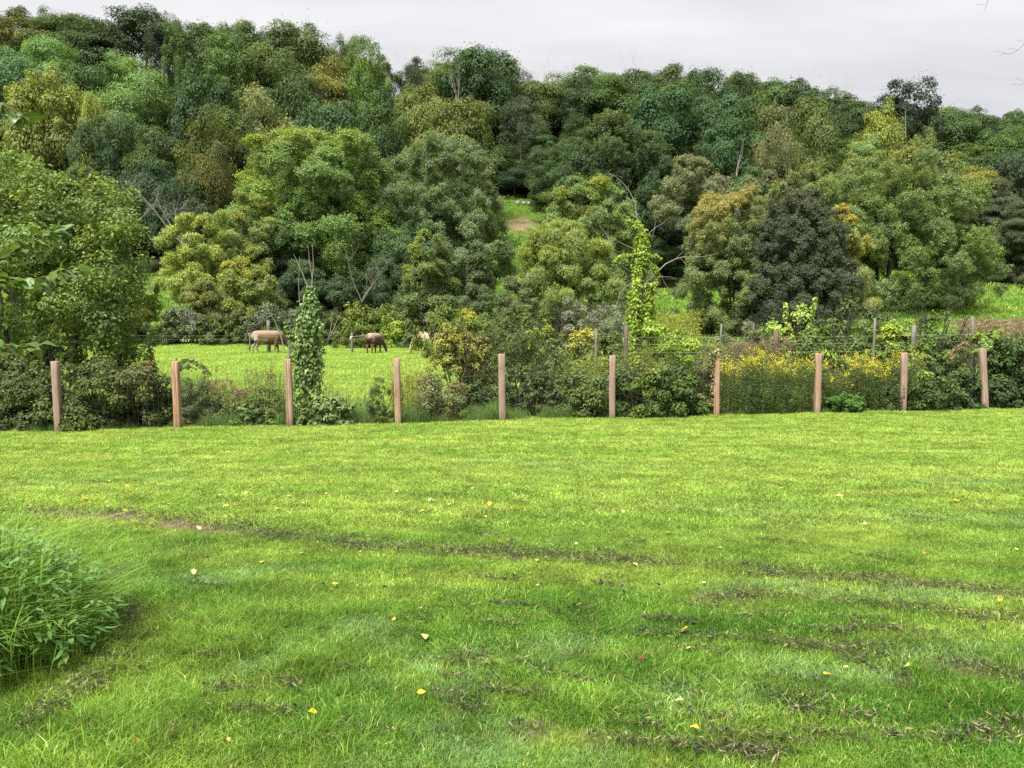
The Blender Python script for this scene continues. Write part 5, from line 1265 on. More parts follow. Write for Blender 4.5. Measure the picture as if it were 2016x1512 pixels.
herbs(1440, 1560, 20.5, 22.0, 672, 676, 220, 'dead brown and pinkish brush behind the goldenrod', 519, (0.185, 0.130, 0.100), leafL=0.07, leafW=0.012, nl=16, plume=m_brown, pl_n=21, frac=0.5, pl_len=0.12, wav=12, name='dead_brush', cat='dead weeds')
herbs(1280, 1375, 40, 62, 615, 615, 300, 'yellow-green tall weeds in the meadow right of the dead tree', 520, (0.155, 0.170, 0.034), leafL=0.22, leafW=0.04, nl=14, wav=10, name='weed_clump', cat='weeds')
herbs(1375, 1440, 20.5, 22.5, 668, 676, 110, 'pale yellowish weeds behind the vine-topped post', 521, (0.185, 0.185, 0.070), leafL=0.08, nl=16, wav=14, name='weed_clump', cat='weeds')
# grass left standing along the fence
m_tall = m_flower((0.075, 0.118, 0.036), 'tall_grass_green')
def grass_strip(px0, px1, dd0, dd1, h, n, label, seed, mat, wid=0.008):
    r_ = np.random.default_rng(seed); px = r_.uniform(px0, px1, n)
    d = np.array([16.5] * n); x = X(px, 16.8)
    for _ in range(3): d = fence_y(x) + r_.uniform(dd0, dd1, n); x = X(px, d)
    P = np.stack([x, d, G(x, d) - 0.02], 1)
    hh = h * (0.75 + 0.35 * np.sin(px * 0.045 + seed) + 0.15 * np.sin(px * 0.13))
    V, F, a = blades(n, 0, 1.0, wid, r_, 0.75, P * 0, 0.6)
    sc = np.repeat(hh, 5)[:, None]
    V = V * np.concatenate([np.minimum(sc, 1), np.minimum(sc, 1), sc], 1); V[:, 0] *= 1; V = V + np.repeat(P, 5, 0)
    link('tall_grass', mesh_from('tall_grass', V, F, [mat], {'rnd': a}), label=label, cat='grass', kind='stuff')
grass_strip(340, 780, 0.02, 1.7, 0.27, 17000, 'uncut grass along the fence below the weeds', 1, m_tall, 0.024)
grass_strip(775, 1210, 0.02, 1.9, 0.29, 18000, 'uncut grass along the fence below the shrubs', 2, m_tall, 0.024)
grass_strip(1200, 2016, 0.05, 1.5, 0.20, 17000, 'short shaded grass fringe at the right fence', 3, m_flower((0.052, 0.086, 0.026), 'fringe_grass'), 0.022)
grass_strip(-60, 345, 0.05, 1.5, 0.18, 8000, 'short shaded grass fringe at the left fence', 4, m_flower((0.052, 0.086, 0.026), 'fringe_grass'), 0.022)

# ------------------------------------------------------------------ vines
def vine_leaves(path, rads, n, leaf, r_, tintf=None, hang=0.5):
    """leaves clothing a path: path (k,3), radii (k,)"""
    path = np.asarray(path, float); u = r_.random(n) ** 0.9 * (len(path) - 1); i = np.minimum(u.astype(int), len(path) - 2); f = (u - i)[:, None]
    C = path[i] * (1 - f) + path[i + 1] * f; rd = np.interp(u, np.arange(len(path)), rads)
    a = r_.uniform(0, 6.28, n); out = np.stack([np.cos(a), np.sin(a), r_.normal(size=n) * 0.4], 1)
    lump = 1 + 0.35 * np.sin(a * 2 + u * 2.3) * np.sin(u * 1.7)
    P = C + out * (rd * np.sqrt(r_.uniform(0.25, 1.0, n)) * lump)[:, None]
    N_ = out * 0.8 + np.array([0, 0, 0.6]) + r_.normal(size=(n, 3)) * 0.45
    L = leaf * r_.uniform(0.6, 1.35, n)
    V, F = leaves(P, N_, L, L * 0.8, r_, out * 0.5 + np.array([0, 0, -hang * 2]), 0.15, 0.1)
    return V, F, u / (len(path) - 1)
# leafy column left of centre
r_ = np.random.default_rng(77); d = 18.0; x = X(604, d); z0 = g(x, d)
ro = thing('vine_column', 'leafy column of vine climbing a dead stem, bare twigs on top', 'vine', (x, d, z0))
def P_(px, py, dd=None): return np.array(at(px, py, dd or d)) - np.array([x, d, z0])
path = [P_(600, 800), P_(602, 760), P_(606, 720), P_(606, 690), P_(607, 660), P_(610, 628), P_(612, 600), P_(613, 566)]
path[0][2] = 0.02
V, F, u = vine_leaves(path, [0.36, 0.36, 0.36, 0.37, 0.42, 0.33, 0.20, 0.07], 3600, 0.095, r_)
extra = vine_leaves([P_(585, 690), P_(572, 668), P_(566, 650), P_(560, 635)], [0.12, 0.10, 0.06, 0.02], 110, 0.09, r_)
acc = Acc(); acc.add(V, F, rnd=np.repeat(r_.random(len(V) // 4), 4), hue=np.repeat(r_.random(len(V) // 4), 4), tint=0.0)
V, F, u = extra; acc.add(V, F, rnd=np.repeat(r_.random(len(V) // 4), 4), hue=np.repeat(r_.random(len(V) // 4), 4), tint=0.0)
link('foliage', acc.mesh('foliage', [leafmat(None, 0.28, 0.2, 0.6)]), ro, color=(0.072, 0.115, 0.030))
acc = Acc(); V, F = tube(path, np.linspace(0.05, 0.012, 8), 6); acc.add(V, F)
for a_, b_, c_, e_ in [((612, 600), (604, 560), (592, 530), (578, 500)), ((613, 590), (615, 550), (610, 520), (606, 480)), ((612, 600), (614, 560), (617, 520), (615, 478)), ((606, 640), (590, 600), (588, 560), (590, 505)),
                       ((600, 700), (572, 700), (560, 690), (550, 640)), ((560, 690), (552, 660), (545, 640), (528, 610)), ((640, 680), (652, 660), (660, 640), (668, 620)), ((640, 680), (650, 655), (652, 640), (655, 625))]:
    V, F = tube([P_(*a_), P_(*b_), P_(*c_), P_(*e_)], [0.016, 0.012, 0.009, 0.004], 4); acc.add(V, F)
link('stems', acc.mesh('stems', [m_dead2], True), ro)

# dead tree wrapped in bright vine, right of centre
r_ = np.random.default_rng(78); d = 23.5; x = X(1258, d); z0 = g(x, d)
ro = thing('vine_wrapped_tree', 'dead tree with bare curved limbs, its trunk wrapped in bright lime vine', 'tree', (x, d, z0))
tr = [P_(1254, 800), P_(1254, 720), P_(1257, 650), P_(1262, 600), P_(1268, 560), P_(1266, 510), P_(1262, 470), P_(1256, 440)]; tr[0][2] = -0.1
acc = Acc(); V, F = tube(tr, [0.10, 0.085, 0.075, 0.07, 0.062, 0.05, 0.04, 0.03], 7); acc.add(V, F)
V, F = tube([P_(1258, 660), P_(1252, 600), P_(1254, 550), P_(1256, 480)], [0.05, 0.045, 0.04, 0.03], 6); acc.add(V, F)
link('trunk', acc.mesh('trunk', [m_bark], True), ro)
def limb(pts, r0, nm='limb', r1=0.006, extra=()):
    acc = Acc(); V, F = tube([P_(*p) for p in pts], np.linspace(r0 * 0.62, r1 * 0.7, len(pts)), 5); acc.add(V, F)
    for e_ in extra:
        V, F = tube([P_(*p) for p in e_], np.linspace(0.007, 0.003, len(e_)), 4); acc.add(V, F)
    link(nm, acc.mesh(nm, [m_dead], True), ro)
limb([(1256, 445), (1253, 420), (1250, 398), (1240, 378), (1228, 362), (1213, 348), (1203, 341)], 0.032, extra=[[(1236, 374), (1238, 364)], [(1250, 396), (1250, 382), (1252, 378)], [(1213, 348), (1200, 343), (1190, 344)], [(1225, 350), (1216, 345), (1222, 338)]])
limb([(1252, 460), (1236, 430), (1222, 410), (1212, 396), (1200, 384)], 0.02)
limb([(1262, 480), (1275, 462), (1290, 448), (1305, 440), (1313, 432)], 0.022, extra=[[(1288, 450), (1291, 436), (1288, 425)], [(1290, 448), (1284, 465), (1282, 476)]])
limb([(1252, 492), (1230, 482), (1218, 476), (1204, 465)], 0.022)
limb([(1203, 490), (1198, 470), (1190, 455), (1180, 444), (1178, 430)], 0.016, extra=[[(1198, 475), (1197, 460), (1197, 446)], [(1203, 490), (1230, 500), (1252, 500)]])
limb([(1268, 560), (1290, 540), (1310, 520), (1330, 510), (1345, 506), (1380, 506), (1412, 499)], 0.04, extra=[[(1340, 508), (1350, 520), (1356, 522), (1352, 535)], [(1330, 510), (1345, 495), (1340, 488)], [(1302, 545), (1310, 560), (1318, 570), (1326, 575)], [(1302, 545), (1320, 545), (1332, 551)], [(1300, 540), (1300, 562)]])
limb([(1256, 550), (1238, 560), (1222, 575), (1217, 592), (1213, 602)], 0.026, extra=[[(1220, 580), (1226, 596), (1236, 612)]])
limb([(1240, 534), (1228, 526), (1220, 515), (1218, 505)], 0.014)
limb([(1265, 660), (1280, 672), (1296, 672), (1312, 664), (1318, 654)], 0.016, extra=[[(1250, 664), (1236, 670), (1222, 668)]])
limb([(1230, 560), (1225, 580), (1221, 570)], 0.012)
acc = Acc()
LIME = (0.125, 0.190, 0.030)
for pth, rd, n_ in [([(1248, 720), (1246, 680), (1250, 640), (1250, 610), (1249, 580), (1254, 555)], [0.22, 0.22, 0.22, 0.26, 0.22, 0.14], 1500),
                    ([(1256, 555), (1262, 520), (1264, 490), (1262, 460), (1256, 435)], [0.16, 0.24, 0.22, 0.16, 0.05], 1100),
                    ([(1268, 640), (1276, 600), (1272, 570)], [0.25, 0.2, 0.1], 420), ([(1266, 720), (1275, 690), (1270, 650)], [0.25, 0.3, 0.2], 700),
                    ([(1262, 510), (1285, 505), (1302, 510)], [0.08, 0.1, 0.05], 110), ([(1256, 500), (1236, 503), (1222, 506), (1210, 514)], [0.09, 0.09, 0.07, 0.06], 120),
                    ([(1278, 520), (1290, 530), (1296, 545)], [0.1, 0.1, 0.05], 120), ([(1270, 560), (1282, 565), (1292, 556)], [0.15, 0.12, 0.08], 160), ([(1252, 450), (1240, 440), (1236, 430)], [0.12, 0.1, 0.05], 120), ([(1270, 620), (1283, 610), (1290, 630)], [0.08, 0.06, 0.04], 60)]:
    V, F, u = vine_leaves([P_(*p) for p in pth], rd, int(n_ * 1.9), 0.090, r_)
    n4 = len(V) // 4; acc.add(V, F, rnd=np.repeat(r_.random(n4), 4), hue=np.repeat(r_.random(n4), 4), tint=np.repeat((r_.random(n4) < 0.2) * 0.8, 4))
link('vine_leaves', acc.mesh('vine_leaves', [leafmat((0.21, 0.225, 0.03), 0.35, 0.10, 0.5)]), ro, color=LIME)

# vine draped over the seventh post, and a hanging strand right of the pale post
def small_vine(label, d_, base_px, pths, n_, leaf, col, seed, tint=None, tf=0.0):
    global x, z0, d
    r_ = np.random.default_rng(seed); d = d_; x = X(base_px, d); z0 = g(x, d)
    ro = thing('climbing_vine', label, 'vine', (x, d, z0))
    acc = Acc(); st = Acc()
    for pth, rd in pths:
        pp = [P_(*p) for p in pth]
        V, F = tube(pp, 0.008, 4); st.add(V, F)
        V, F, u = vine_leaves(pp, np.full(len(pp), rd), int(n_ * len(pp)), leaf, r_)
        n4 = len(V) // 4; acc.add(V, F, rnd=np.repeat(r_.random(n4), 4), hue=np.repeat(r_.random(n4), 4), tint=np.repeat((r_.random(n4) < tf) * 0.9, 4))
    link('leaves', acc.mesh('leaves', [leafmat(tint, 0.28, 0.12, 0.6)]), ro, color=col); link('stems', st.mesh('stems', [m_bark_dk], True), ro)
pz = post_feet[6].y
small_vine('greyish vine draped over the top of the seventh post', pz - 0.03, 1404, [([(1400, 800), (1402, 760), (1403, 720), (1406, 700)], 0.05), ([(1400, 702), (1408, 692), (1416, 690)], 0.11)], 45, 0.06, (0.095, 0.105, 0.05), 601, (0.2, 0.14, 0.06), 0.3)
small_vine('narrow vine hanging in front of the pasture gap at centre', 19.0, 1095, [([(1090, 680), (1092, 700), (1096, 720), (1100, 745), (1102, 760)], 0.10), ([(1080, 672), (1092, 670), (1105, 680)], 0.10)], 60, 0.07, (0.055, 0.085, 0.028), 602)
small_vine('brown leafless vine arching across to the leaning post', 20.2, 1890, [([(1870, 715), (1880, 695), (1895, 680), (1915, 672), (1935, 668)], 0.05), ([(1868, 700), (1882, 684), (1900, 675), (1925, 676)], 0.05)], 40, 0.05, (0.14, 0.10, 0.06), 603)
small_vine('leafy spray reaching right over the second post', 17.3, 352, [([(345, 722), (358, 712), (372, 708), (386, 714), (400, 726), (408, 738)], 0.09), ([(340, 730), (360, 722), (380, 724)], 0.1)], 22, 0.075, (0.062, 0.085, 0.028), 604)
shoot_l = 'thin leafy shoots rising from the bush behind the goldenrod'
small_vine(shoot_l, 24.0, 1590, [([(1570, 640), (1575, 615), (1580, 600)], 0.05), ([(1592, 640), (1600, 610), (1606, 588)], 0.06), ([(1545, 640), (1548, 612), (1546, 598)], 0.06)], 26, 0.11, (0.16, 0.22, 0.05), 605)

# ------------------------------------------------------------------ the big near tree on the left
r_ = np.random.default_rng(90); d = 19.5; x = X(80, d); z0 = g(x, d); org = np.array([x, d, z0])
ro = thing('leafy_tree', 'big many-stemmed leafy tree filling the left side behind the first post', 'tree', (x, d, z0))
LOB = [ # px, py, rx px, ry px : the lobes of the crown as they stand
    (150, 415, 90, 72), (60, 395, 110, 80), (210, 430, 70, 70), (-60, 420, 120, 110), (100, 480, 130, 90), (215, 520, 80, 75), (250, 590, 62, 66), (150, 600, 130, 80), (20, 560, 130, 100), (-100, 560, 120, 120),
    (240, 650, 66, 52), (180, 680, 90, 50), (60, 660, 110, 65), (-60, 680, 110, 90), (120, 385, 60, 40), (40, 350, 70, 50), (-40, 340, 90, 70), (285, 600, 30, 40), (265, 690, 50, 30), (190, 390, 50, 40), (100, 720, 110, 45), (200, 715, 80, 40), (0, 735, 120, 60), (140, 520, 100, 90), (60, 460, 100, 90), (190, 620, 90, 80)]
acc = Acc()
for q, (px, py, rx, ry) in enumerate(LOB):
    dd = d + r_.uniform(-0.9, 0.9) + (0.5 if q % 3 == 0 else 0)
    c_ = np.array(at(px, py, dd)) - org; sx = rx / FPX * d; sz = ry / FPX * d
    n_ = int(sx * sz * 2350)
    a = crown((sx, min(sx, 1.1), sz), 20, 0.34, n_, 0.092, r_, 'round', -0.9, 0.85, 0.45, 0.6, lambda p, dv, pv, rg: (pv < 0.08) * 0.6 + (p[:, 2] > 0.6) * 0.2, 0.6, 0.25, 0.14)
    acc.add(a[0] + c_, a[1], rnd=a[2], hue=a[3], tint=a[4])
for (px, py) in [(165, 325), (185, 335), (120, 340), (265, 405), (310, 560), (300, 700), (80, 310)]:
    V, F, u = vine_leaves([np.array(at(px - 6, py + 40, d)) - org, np.array(at(px - 2, py + 15, d)) - org, np.array(at(px, py, d)) - org], [0.14, 0.08, 0.03], 90, 0.09, r_)
    n4 = len(V) // 4; acc.add(V, F, rnd=np.repeat(r_.random(n4), 4), hue=np.repeat(r_.random(n4), 4), tint=0.3)
link('crown', acc.mesh('crown', [leafmat((0.140, 0.165, 0.036), 0.33, 0.06, 0.45)]), ro, color=(0.078, 0.120, 0.034))
acc = Acc()
for k in range(6):
    bx = X(60 + 30 * k + r_.uniform(-8, 8), d); p0 = np.array([bx, d + r_.uniform(-.4, .4), g(bx, d) - 0.1]) - org
    p3 = np.array(at(-20 + 55 * k, 430 + r_.uniform(-50, 50), d)) - org
    ts = np.linspace(0, 1, 7)[:, None]; pts = p0 + (p3 - p0) * ts + np.array([0, 0, 1]) * np.sin(ts * 3.14) * 0.2
    V, F = tube(pts, np.linspace(0.07, 0.02, 7), 6); acc.add(V, F)
    for q in range(5):
        f = r_.uniform(0.35, 0.9); i = int(f * 6); branch(acc, pts[i], (r_.normal(), r_.normal() * 0.6, 0.7), r_.uniform(0.7, 1.4), 0.02, 1, r_, 4, 0.5, 0.2, 3)
link('trunk', acc.mesh('trunk', [m_bark_dk], True), ro)
big_tree(40, 285, 150, 34, (0.085, 0.125, 0.032), 'light green tree behind the big near tree at the left edge', 245, 0.0, 'egg', 60, 0.22, 22000, 0.14, tint=(0.17, 0.19, 0.035), tintf=top_tint(0.2, 0.5, 0, 0.6), shoots=0.1)
big_tree(165, 300, 100, 60, (0.060, 0.082, 0.028), 'olive green tree behind the top of the big near tree', 246, 0.0, 'egg', 50, 0.22, 14000, 0.22, shoots=0.1)
# ------------------------------------------------------------------ cattle
def cowmat(kind):
    m, t, o = newmat('cow_hide'); b = NB(t)
    oc = b.n('ShaderNodeTexCoord').outputs['Object']; sp = b.n('ShaderNodeSeparateXYZ', {0: oc})
    n1 = b.noise(oc, 2.2, 4); n2 = b.noise(oc, 25, 3)
    X_, Z_ = sp.outputs['X'], sp.outputs['Z']
    if kind == 'brown':
        c = b.mix(n1, (0.130, 0.074, 0.046, 1), (0.200, 0.122, 0.080, 1))
        c = b.mix(b.mapr(b.math('MULTIPLY_ADD', n1, 0.25, X_), 0.45, 0.85, 0, 0.85), c, (0.055, 0.028, 0.022, 1))
        c = b.mix(b.mapr(b.math('MULTIPLY_ADD', n1, 0.15, Z_), 1.15, 1.36, 0, 0.6), c, (0.33, 0.245, 0.18, 1))
        rear = b.math('MULTIPLY', b.mapr(X_, -0.60, -0.80, 0, 1), b.mapr(Z_, 1.25, 1.0, 0, 1))
        c = b.mix(b.math('MULTIPLY', rear, 0.85), c, (0.38, 0.33, 0.26, 1))
        c = b.mix(b.mapr(Z_, 0.40, 0.22, 0, 0.6), c, (0.3, 0.26, 0.21, 1))
        bel = b.math('MULTIPLY', b.mapr(b.math('ABSOLUTE', b.math('ADD', X_, 0.35)), 0.32, 0.18, 0, 1), b.mapr(b.math('ABSOLUTE', b.math('ADD', Z_, -0.76)), 0.14, 0.06, 0, 1))
        c = b.mix(b.math('MULTIPLY', bel, b.mapr(n1, 0.35, 0.5, 0, 0.9)), c, (0.42, 0.36, 0.29, 1))
    elif kind == 'dark':
        c = b.mix(n1, (0.075, 0.04, 0.03, 1), (0.125, 0.07, 0.05, 1))
        top = b.math('MULTIPLY_ADD', n1, 0.55, Z_)
        c = b.mix(b.mapr(top, 1.30, 1.52, 0, 0.75), c, (0.38, 0.29, 0.235, 1))
    else:
        c = b.mix(b.mapr(n1, 0.4, 0.62, 0, 1), (0.42, 0.33, 0.22, 1), (0.34, 0.23, 0.15, 1))
    c = b.mix(b.mapr(n2, 0.3, 0.7, 0, 0.2), c, (0.1, 0.07, 0.05, 1))
    bs = b.n('ShaderNodeBsdfPrincipled', {'Base Color': c, 'Roughness': 0.75, 'Specular IOR Level': 0.2})
    t.links.new(bs.outputs[0], o.inputs[0]); return m
def loft(secs, headx=0.0, n=14):
    """elliptical sections along a path in the x-z plane: (x, z, half width, half height)"""
    S = np.array(secs, float); c = np.stack([S[:, 0], headx * np.clip((S[:, 0] - 0.7) / 0.6, 0, 1) ** 1.3, S[:, 1]], 1)
    t_ = nrm(np.gradient(c[:, [0, 2]], axis=0)); nn = np.stack([-t_[:, 1], np.zeros(len(S)), t_[:, 0]], 1)
    th = np.linspace(0, 2 * np.pi, n, endpoint=False)
    V = c[:, None] + np.array([0, 1.0, 0]) * (S[:, 2, None] * np.cos(th))[..., None] + nn[:, None] * (S[:, 3, None] * np.sin(th))[..., None]
    V = V.reshape(-1, 3); m = len(S); a, b_ = np.meshgrid(np.arange(m - 1), np.arange(n), indexing='ij')
    F = np.stack([a * n + b_, a * n + (b_ + 1) % n, (a + 1) * n + (b_ + 1) % n, (a + 1) * n + b_], -1).reshape(-1, 4)
    V = np.concatenate([V, c[[0, -1]]]); e = np.arange(n)
    C3 = np.concatenate([np.stack([(e + 1) % n, e, np.full(n, m * n)], 1), np.stack([(m - 1) * n + e, (m - 1) * n + (e + 1) % n, np.full(n, m * n + 1)], 1)])
    return V, F, C3
def body_mesh(name, parts, mat):
    """trunk, neck, head and legs fused into one continuous skin"""
    acc = Acc()
    for V, F, C3 in parts:
        n0 = acc.n; acc.add(V, F); acc.F3.append(C3 + n0)
    ob = bpy.data.objects.new(name + '_form', acc.mesh(name + '_form', [mat])); COL.objects.link(ob)
    md = ob.modifiers.new('fuse', 'REMESH'); md.mode = 'VOXEL'; md.voxel_size = 0.028; md.use_smooth_shade = True
    s_ = ob.modifiers.new('soften', 'SMOOTH'); s_.iterations = 4; s_.factor = 0.5
    dg = bpy.context.evaluated_depsgraph_get(); me2 = bpy.data.meshes.new_from_object(ob.evaluated_get(dg)); bpy.data.objects.remove(ob)
    me2.name = name; me2.materials.clear(); me2.materials.append(mat)
    me2.polygons.foreach_set('use_smooth', np.ones(len(me2.polygons), dtype=bool))
    return me2
def leg(pts, rad):
    V, F = tube(pts, rad, 10); n = len(V); e = np.arange(10); V = np.concatenate([V, [pts[0], pts[-1]]])
    return V, F, np.concatenate([np.stack([(e + 1) % 10, e, np.full(10, n)], 1), np.stack([n - 10 + e, n - 10 + (e + 1) % 10, np.full(10, n + 1)], 1)])
def cow(px, base_py, d, rotz, kind, label, step=0.0, tail='down', headx=0.0, size=1.0):
    mat = cowmat(kind)
    parts = [loft([(-0.97, 1.12, 0.06, 0.08), (-0.93, 1.10, 0.17, 0.20), (-0.84, 1.08, 0.25, 0.27), (-0.66, 1.05, 0.29, 0.33), (-0.38, 0.99, 0.33, 0.385), (-0.05, 0.95, 0.355, 0.42), (0.25, 0.95, 0.33, 0.415), (0.50, 0.98, 0.27, 0.375), (0.70, 0.97, 0.20, 0.30),
                   (0.88, 0.86, 0.145, 0.215), (1.02, 0.70, 0.115, 0.165), (1.12, 0.54, 0.105, 0.135), (1.18, 0.40, 0.10, 0.12), (1.23, 0.24, 0.08, 0.095), (1.27, 0.10, 0.075, 0.08), (1.285, 0.05, 0.05, 0.05)], headx)]
    for s in (-1, 1):
        st = step * s
        parts.append(leg([(0.44, 0.17 * s, 0.95), (0.42 + st * 0.3, 0.19 * s, 0.66), (0.44 + st * 0.8, 0.18 * s, 0.38), (0.43 + st * 1.1, 0.17 * s, 0.14), (0.45 + st * 1.15, 0.17 * s, 0.0)], [0.15, 0.115, 0.066, 0.05, 0.062]))
        parts.append(leg([(-0.66, 0.15 * s, 1.05), (-0.66, 0.20 * s, 0.80), (-0.62 - st * 0.3, 0.20 * s, 0.62), (-0.80 - st * 0.8, 0.18 * s, 0.42), (-0.75 - st, 0.17 * s, 0.14), (-0.71 - st, 0.17 * s, 0.0)], [0.19, 0.19, 0.125, 0.066, 0.05, 0.062]))
    d = ground_at(px, base_py).y; x = X(px, d); z0 = g(x, d)
    ro = thing('cow', label, 'cow', (x, d, z0 + 0.03), 'cattle grazing in the pasture', rot=(0, 0, rotz)); ro.scale = (size,) * 3
    link('body', body_mesh('body', parts, mat), ro)
    acc = Acc()
    if tail == 'down': tp = [(-0.95, 0, 1.22), (-1.04, 0, 1.15), (-1.06, 0, 0.85), (-1.07, 0.01, 0.50)]; bt = [(-1.07, 0.01, 0.52), (-1.085, 0.01, 0.36), (-1.07, 0.01, 0.10)]
    else: tp = [(-0.95, 0, 1.22), (-1.06, 0.10, 1.22), (-1.10, 0.60, 1.16), (-1.10, 1.05, 1.13)]; bt = [(-1.10, 1.04, 1.13), (-1.10, 1.17, 1.08), (-1.10, 1.22, 0.90)]
    V, F = tube(tp, [0.035, 0.028, 0.02, 0.016], 6); acc.add(V, F); link('tail', acc.mesh('tail', [mat], True), ro)
    acc = Acc(); V, F = tube(bt, [0.03, 0.065, 0.02], 6); acc.add(V, F)
    link('tail_tuft', acc.mesh('tail_tuft', [plainmat('pale_hair', (0.6, 0.57, 0.5)) if tail == 'out' else plainmat('dark_hair', (0.08, 0.045, 0.035))], True), ro)
    for s in (-1, 1):
        bm = bmesh.new(); bmesh.ops.create_uvsphere(bm, u_segments=8, v_segments=6, radius=1.0)
        bmesh.ops.scale(bm, vec=(0.035, 0.13, 0.06), verts=bm.verts)
        me = bpy.data.meshes.new('ear'); bm.to_mesh(me); bm.free(); me.materials.append(mat)
        link('ear', me, ro, loc=(1.06, headx * 0.6 + 0.17 * s, 0.62), rot=(0.3 * s, 0, 0))
    bm = bmesh.new(); bmesh.ops.create_uvsphere(bm, u_segments=10, v_segments=8, radius=1.0); bmesh.ops.scale(bm, vec=(0.19, 0.15, 0.15), verts=bm.verts)
    me = bpy.data.meshes.new('udder'); bm.to_mesh(me); bm.free(); me.materials.append(plainmat('udder_skin', (0.55, 0.42, 0.33)))
    for p in me.polygons: p.use_smooth = True
    link('udder', me, ro, loc=(-0.42, 0, 0.66))
cow(531, 697, 45.5, 0.42, 'brown', 'brown cow grazing side-on behind the pale field post, pale hindquarters', step=0.12, size=1.06)
cow(739, 697, 46.0, R(74), 'dark', 'dark red-brown cow with pale back grazing, seen from behind, white tail tip swung out', tail='out', headx=-0.25, size=0.96)
cow(846, 700, 44.0, R(160), 'cream', 'cream coloured cow half hidden behind the yellow shrub', step=0.05, size=1.04)

# ------------------------------------------------------------------ leafy branches hanging into the picture at the left
def leaf_mesh(name, L, W, mat, seed, curl=0.12, fold=0.22):
    r_ = np.random.default_rng(seed); us = np.array([0, 0.12, 0.3, 0.5, 0.7, 0.87, 1.0]); ws = np.array([0.02, 0.55, 0.95, 1.0, 0.72, 0.33, 0.0]) * W / 2
    V, F3, F4 = [], [], []
    for k, (u, w) in enumerate(zip(us, ws)):
        z = -curl * L * (u ** 2) + math.sin(u * 9 + seed) * 0.006 * L / 0.1
        V += [(u * L, -w, z + fold * w), (u * L, 0, z), (u * L, w, z + fold * w)]
    for k in range(len(us) - 1):
        a = k * 3; F4 += [(a, a + 1, a + 4, a + 3), (a + 1, a + 2, a + 5, a + 4)]
    V = np.array(V); n = len(V)
    return mesh_from(name, V, np.array(F4), [mat], {'rnd': np.full(n, 0.5), 'hue': np.full(n, 0.5)}, True)
def nearleafmat():
    m, t, o = newmat('near_leaf'); b = NB(t)
    oi = b.n('ShaderNodeObjectInfo'); oc = b.n('ShaderNodeTexCoord').outputs['Object']
    n1 = b.noise(oc, 30, 3)
    hs = b.n('ShaderNodeHueSaturation', {'Hue': b.mapr(oi.outputs['Random'], 0, 1, 0.48, 0.515), 'Value': b.mapr(oi.outputs['Random'], 0, 1, 0.75, 1.3), 'Color': oi.outputs['Color']})
    c = b.mix(b.mapr(n1, 0.4, 0.7, 0, 0.35), hs.outputs[0], (0.05, 0.09, 0.02, 1))
    sp = b.n('ShaderNodeSeparateXYZ', {0: oc}); rib = b.mapr(b.math('ABSOLUTE', sp.outputs['Y']), 0.0, 0.0022, 0.5, 0)
    c = b.mix(rib, c, (0.16, 0.20, 0.08, 1))
    t.links.new(leaf_shader(b, c, 0.38, 0.14, 0.35), o.inputs[0]); return m
m_nl = nearleafmat()
NL = [leaf_mesh('leaf', 0.10, 0.055, m_nl, k, 0.12 + 0.06 * k) for k in range(4)]
r_ = np.random.default_rng(91); d = 3.1; x = X(-420, d); z0 = g(x, d); org = Vector((x, d, z0))
ro = thing('overhanging_tree', 'near tree whose leafy twigs reach in from the left edge', 'tree', org)
acc = Acc(); V, F = tube([np.array(at(-420, 1420, d)) * 0 + np.array([0, 0, -0.1]), (0.02, 0, 0.9), (0.0, 0.02, 1.7), (0.05, 0, 2.6), (0.08, 0, 3.2)], [0.07, 0.06, 0.05, 0.035, 0.02], 8); acc.add(V, F)
link('trunk', acc.mesh('trunk', [m_bark], True), ro)
m_twig = barkmat((0.13, 0.075, 0.05), (0.07, 0.04, 0.03), 'red_twig')
BR = [ # twig paths (px, py) and leaf count
    ([(-415, 640), (-200, 560), (-60, 545), (0, 512), (40, 488), (80, 468), (112, 452)], 34),
    ([(-415, 660), (-200, 590), (-80, 555), (0, 546), (60, 552), (110, 540), (150, 530)], 34),
    ([(-415, 740), (-200, 700), (-60, 685), (0, 678), (40, 682), (72, 680)], 20),
    ([(-415, 330), (-220, 230), (-80, 190), (-10, 200), (25, 215), (45, 232)], 22),
]
for q, (pl, nl) in enumerate(BR):
    dd = d + (0.05, -0.05, 0.1, 0.25)[q]
    pts = [Vector(at(px, py, dd)) - org for px, py in pl]
    pts[0] = Vector((0.02, 0.0, pts[0].z))
    acc = Acc(); V, F = tube(pts, np.linspace(0.009, 0.0018, len(pts)), 6); acc.add(V, F)
    bo = link('branch', acc.mesh('branch', [m_twig], True), ro)
    P3 = np.array([list(p) for p in pts])
    for k in range(nl):
        u = (len(pl) - 1) * (0.42 + 0.58 * (k + r_.random() * 0.6) / nl); i = min(int(u), len(pl) - 2); f = min(u - i, 1.0)
        p = P3[i] * (1 - f) + P3[i + 1] * f; tn = nrm(P3[i + 1] - P3[i])
        side = 1 if k % 2 else -1
        dv = tn * r_.uniform(0.4, 1.0) + np.array([r_.normal() * 0.3, side * 0.5 + r_.normal() * 0.3, r_.uniform(-0.75, 0.35) ])
        if k >= nl - 3: dv = tn + r_.normal(size=3) * 0.45
        qx = Vector(dv).normalized().to_track_quat('X', 'Z').to_euler()
        s = r_.uniform(0.5, 0.95)
        col = (0.060, 0.100, 0.022) if r_.random() < 0.6 else ((0.085, 0.125, 0.042) if r_.random() < 0.6 else (0.055, 0.10, 0.024))
        lo = link('leaf', NL[k % 4], bo, loc=p, rot=(qx.x + r_.normal() * 0.7, qx.y, qx.z), scale=(s, s, s), color=col)

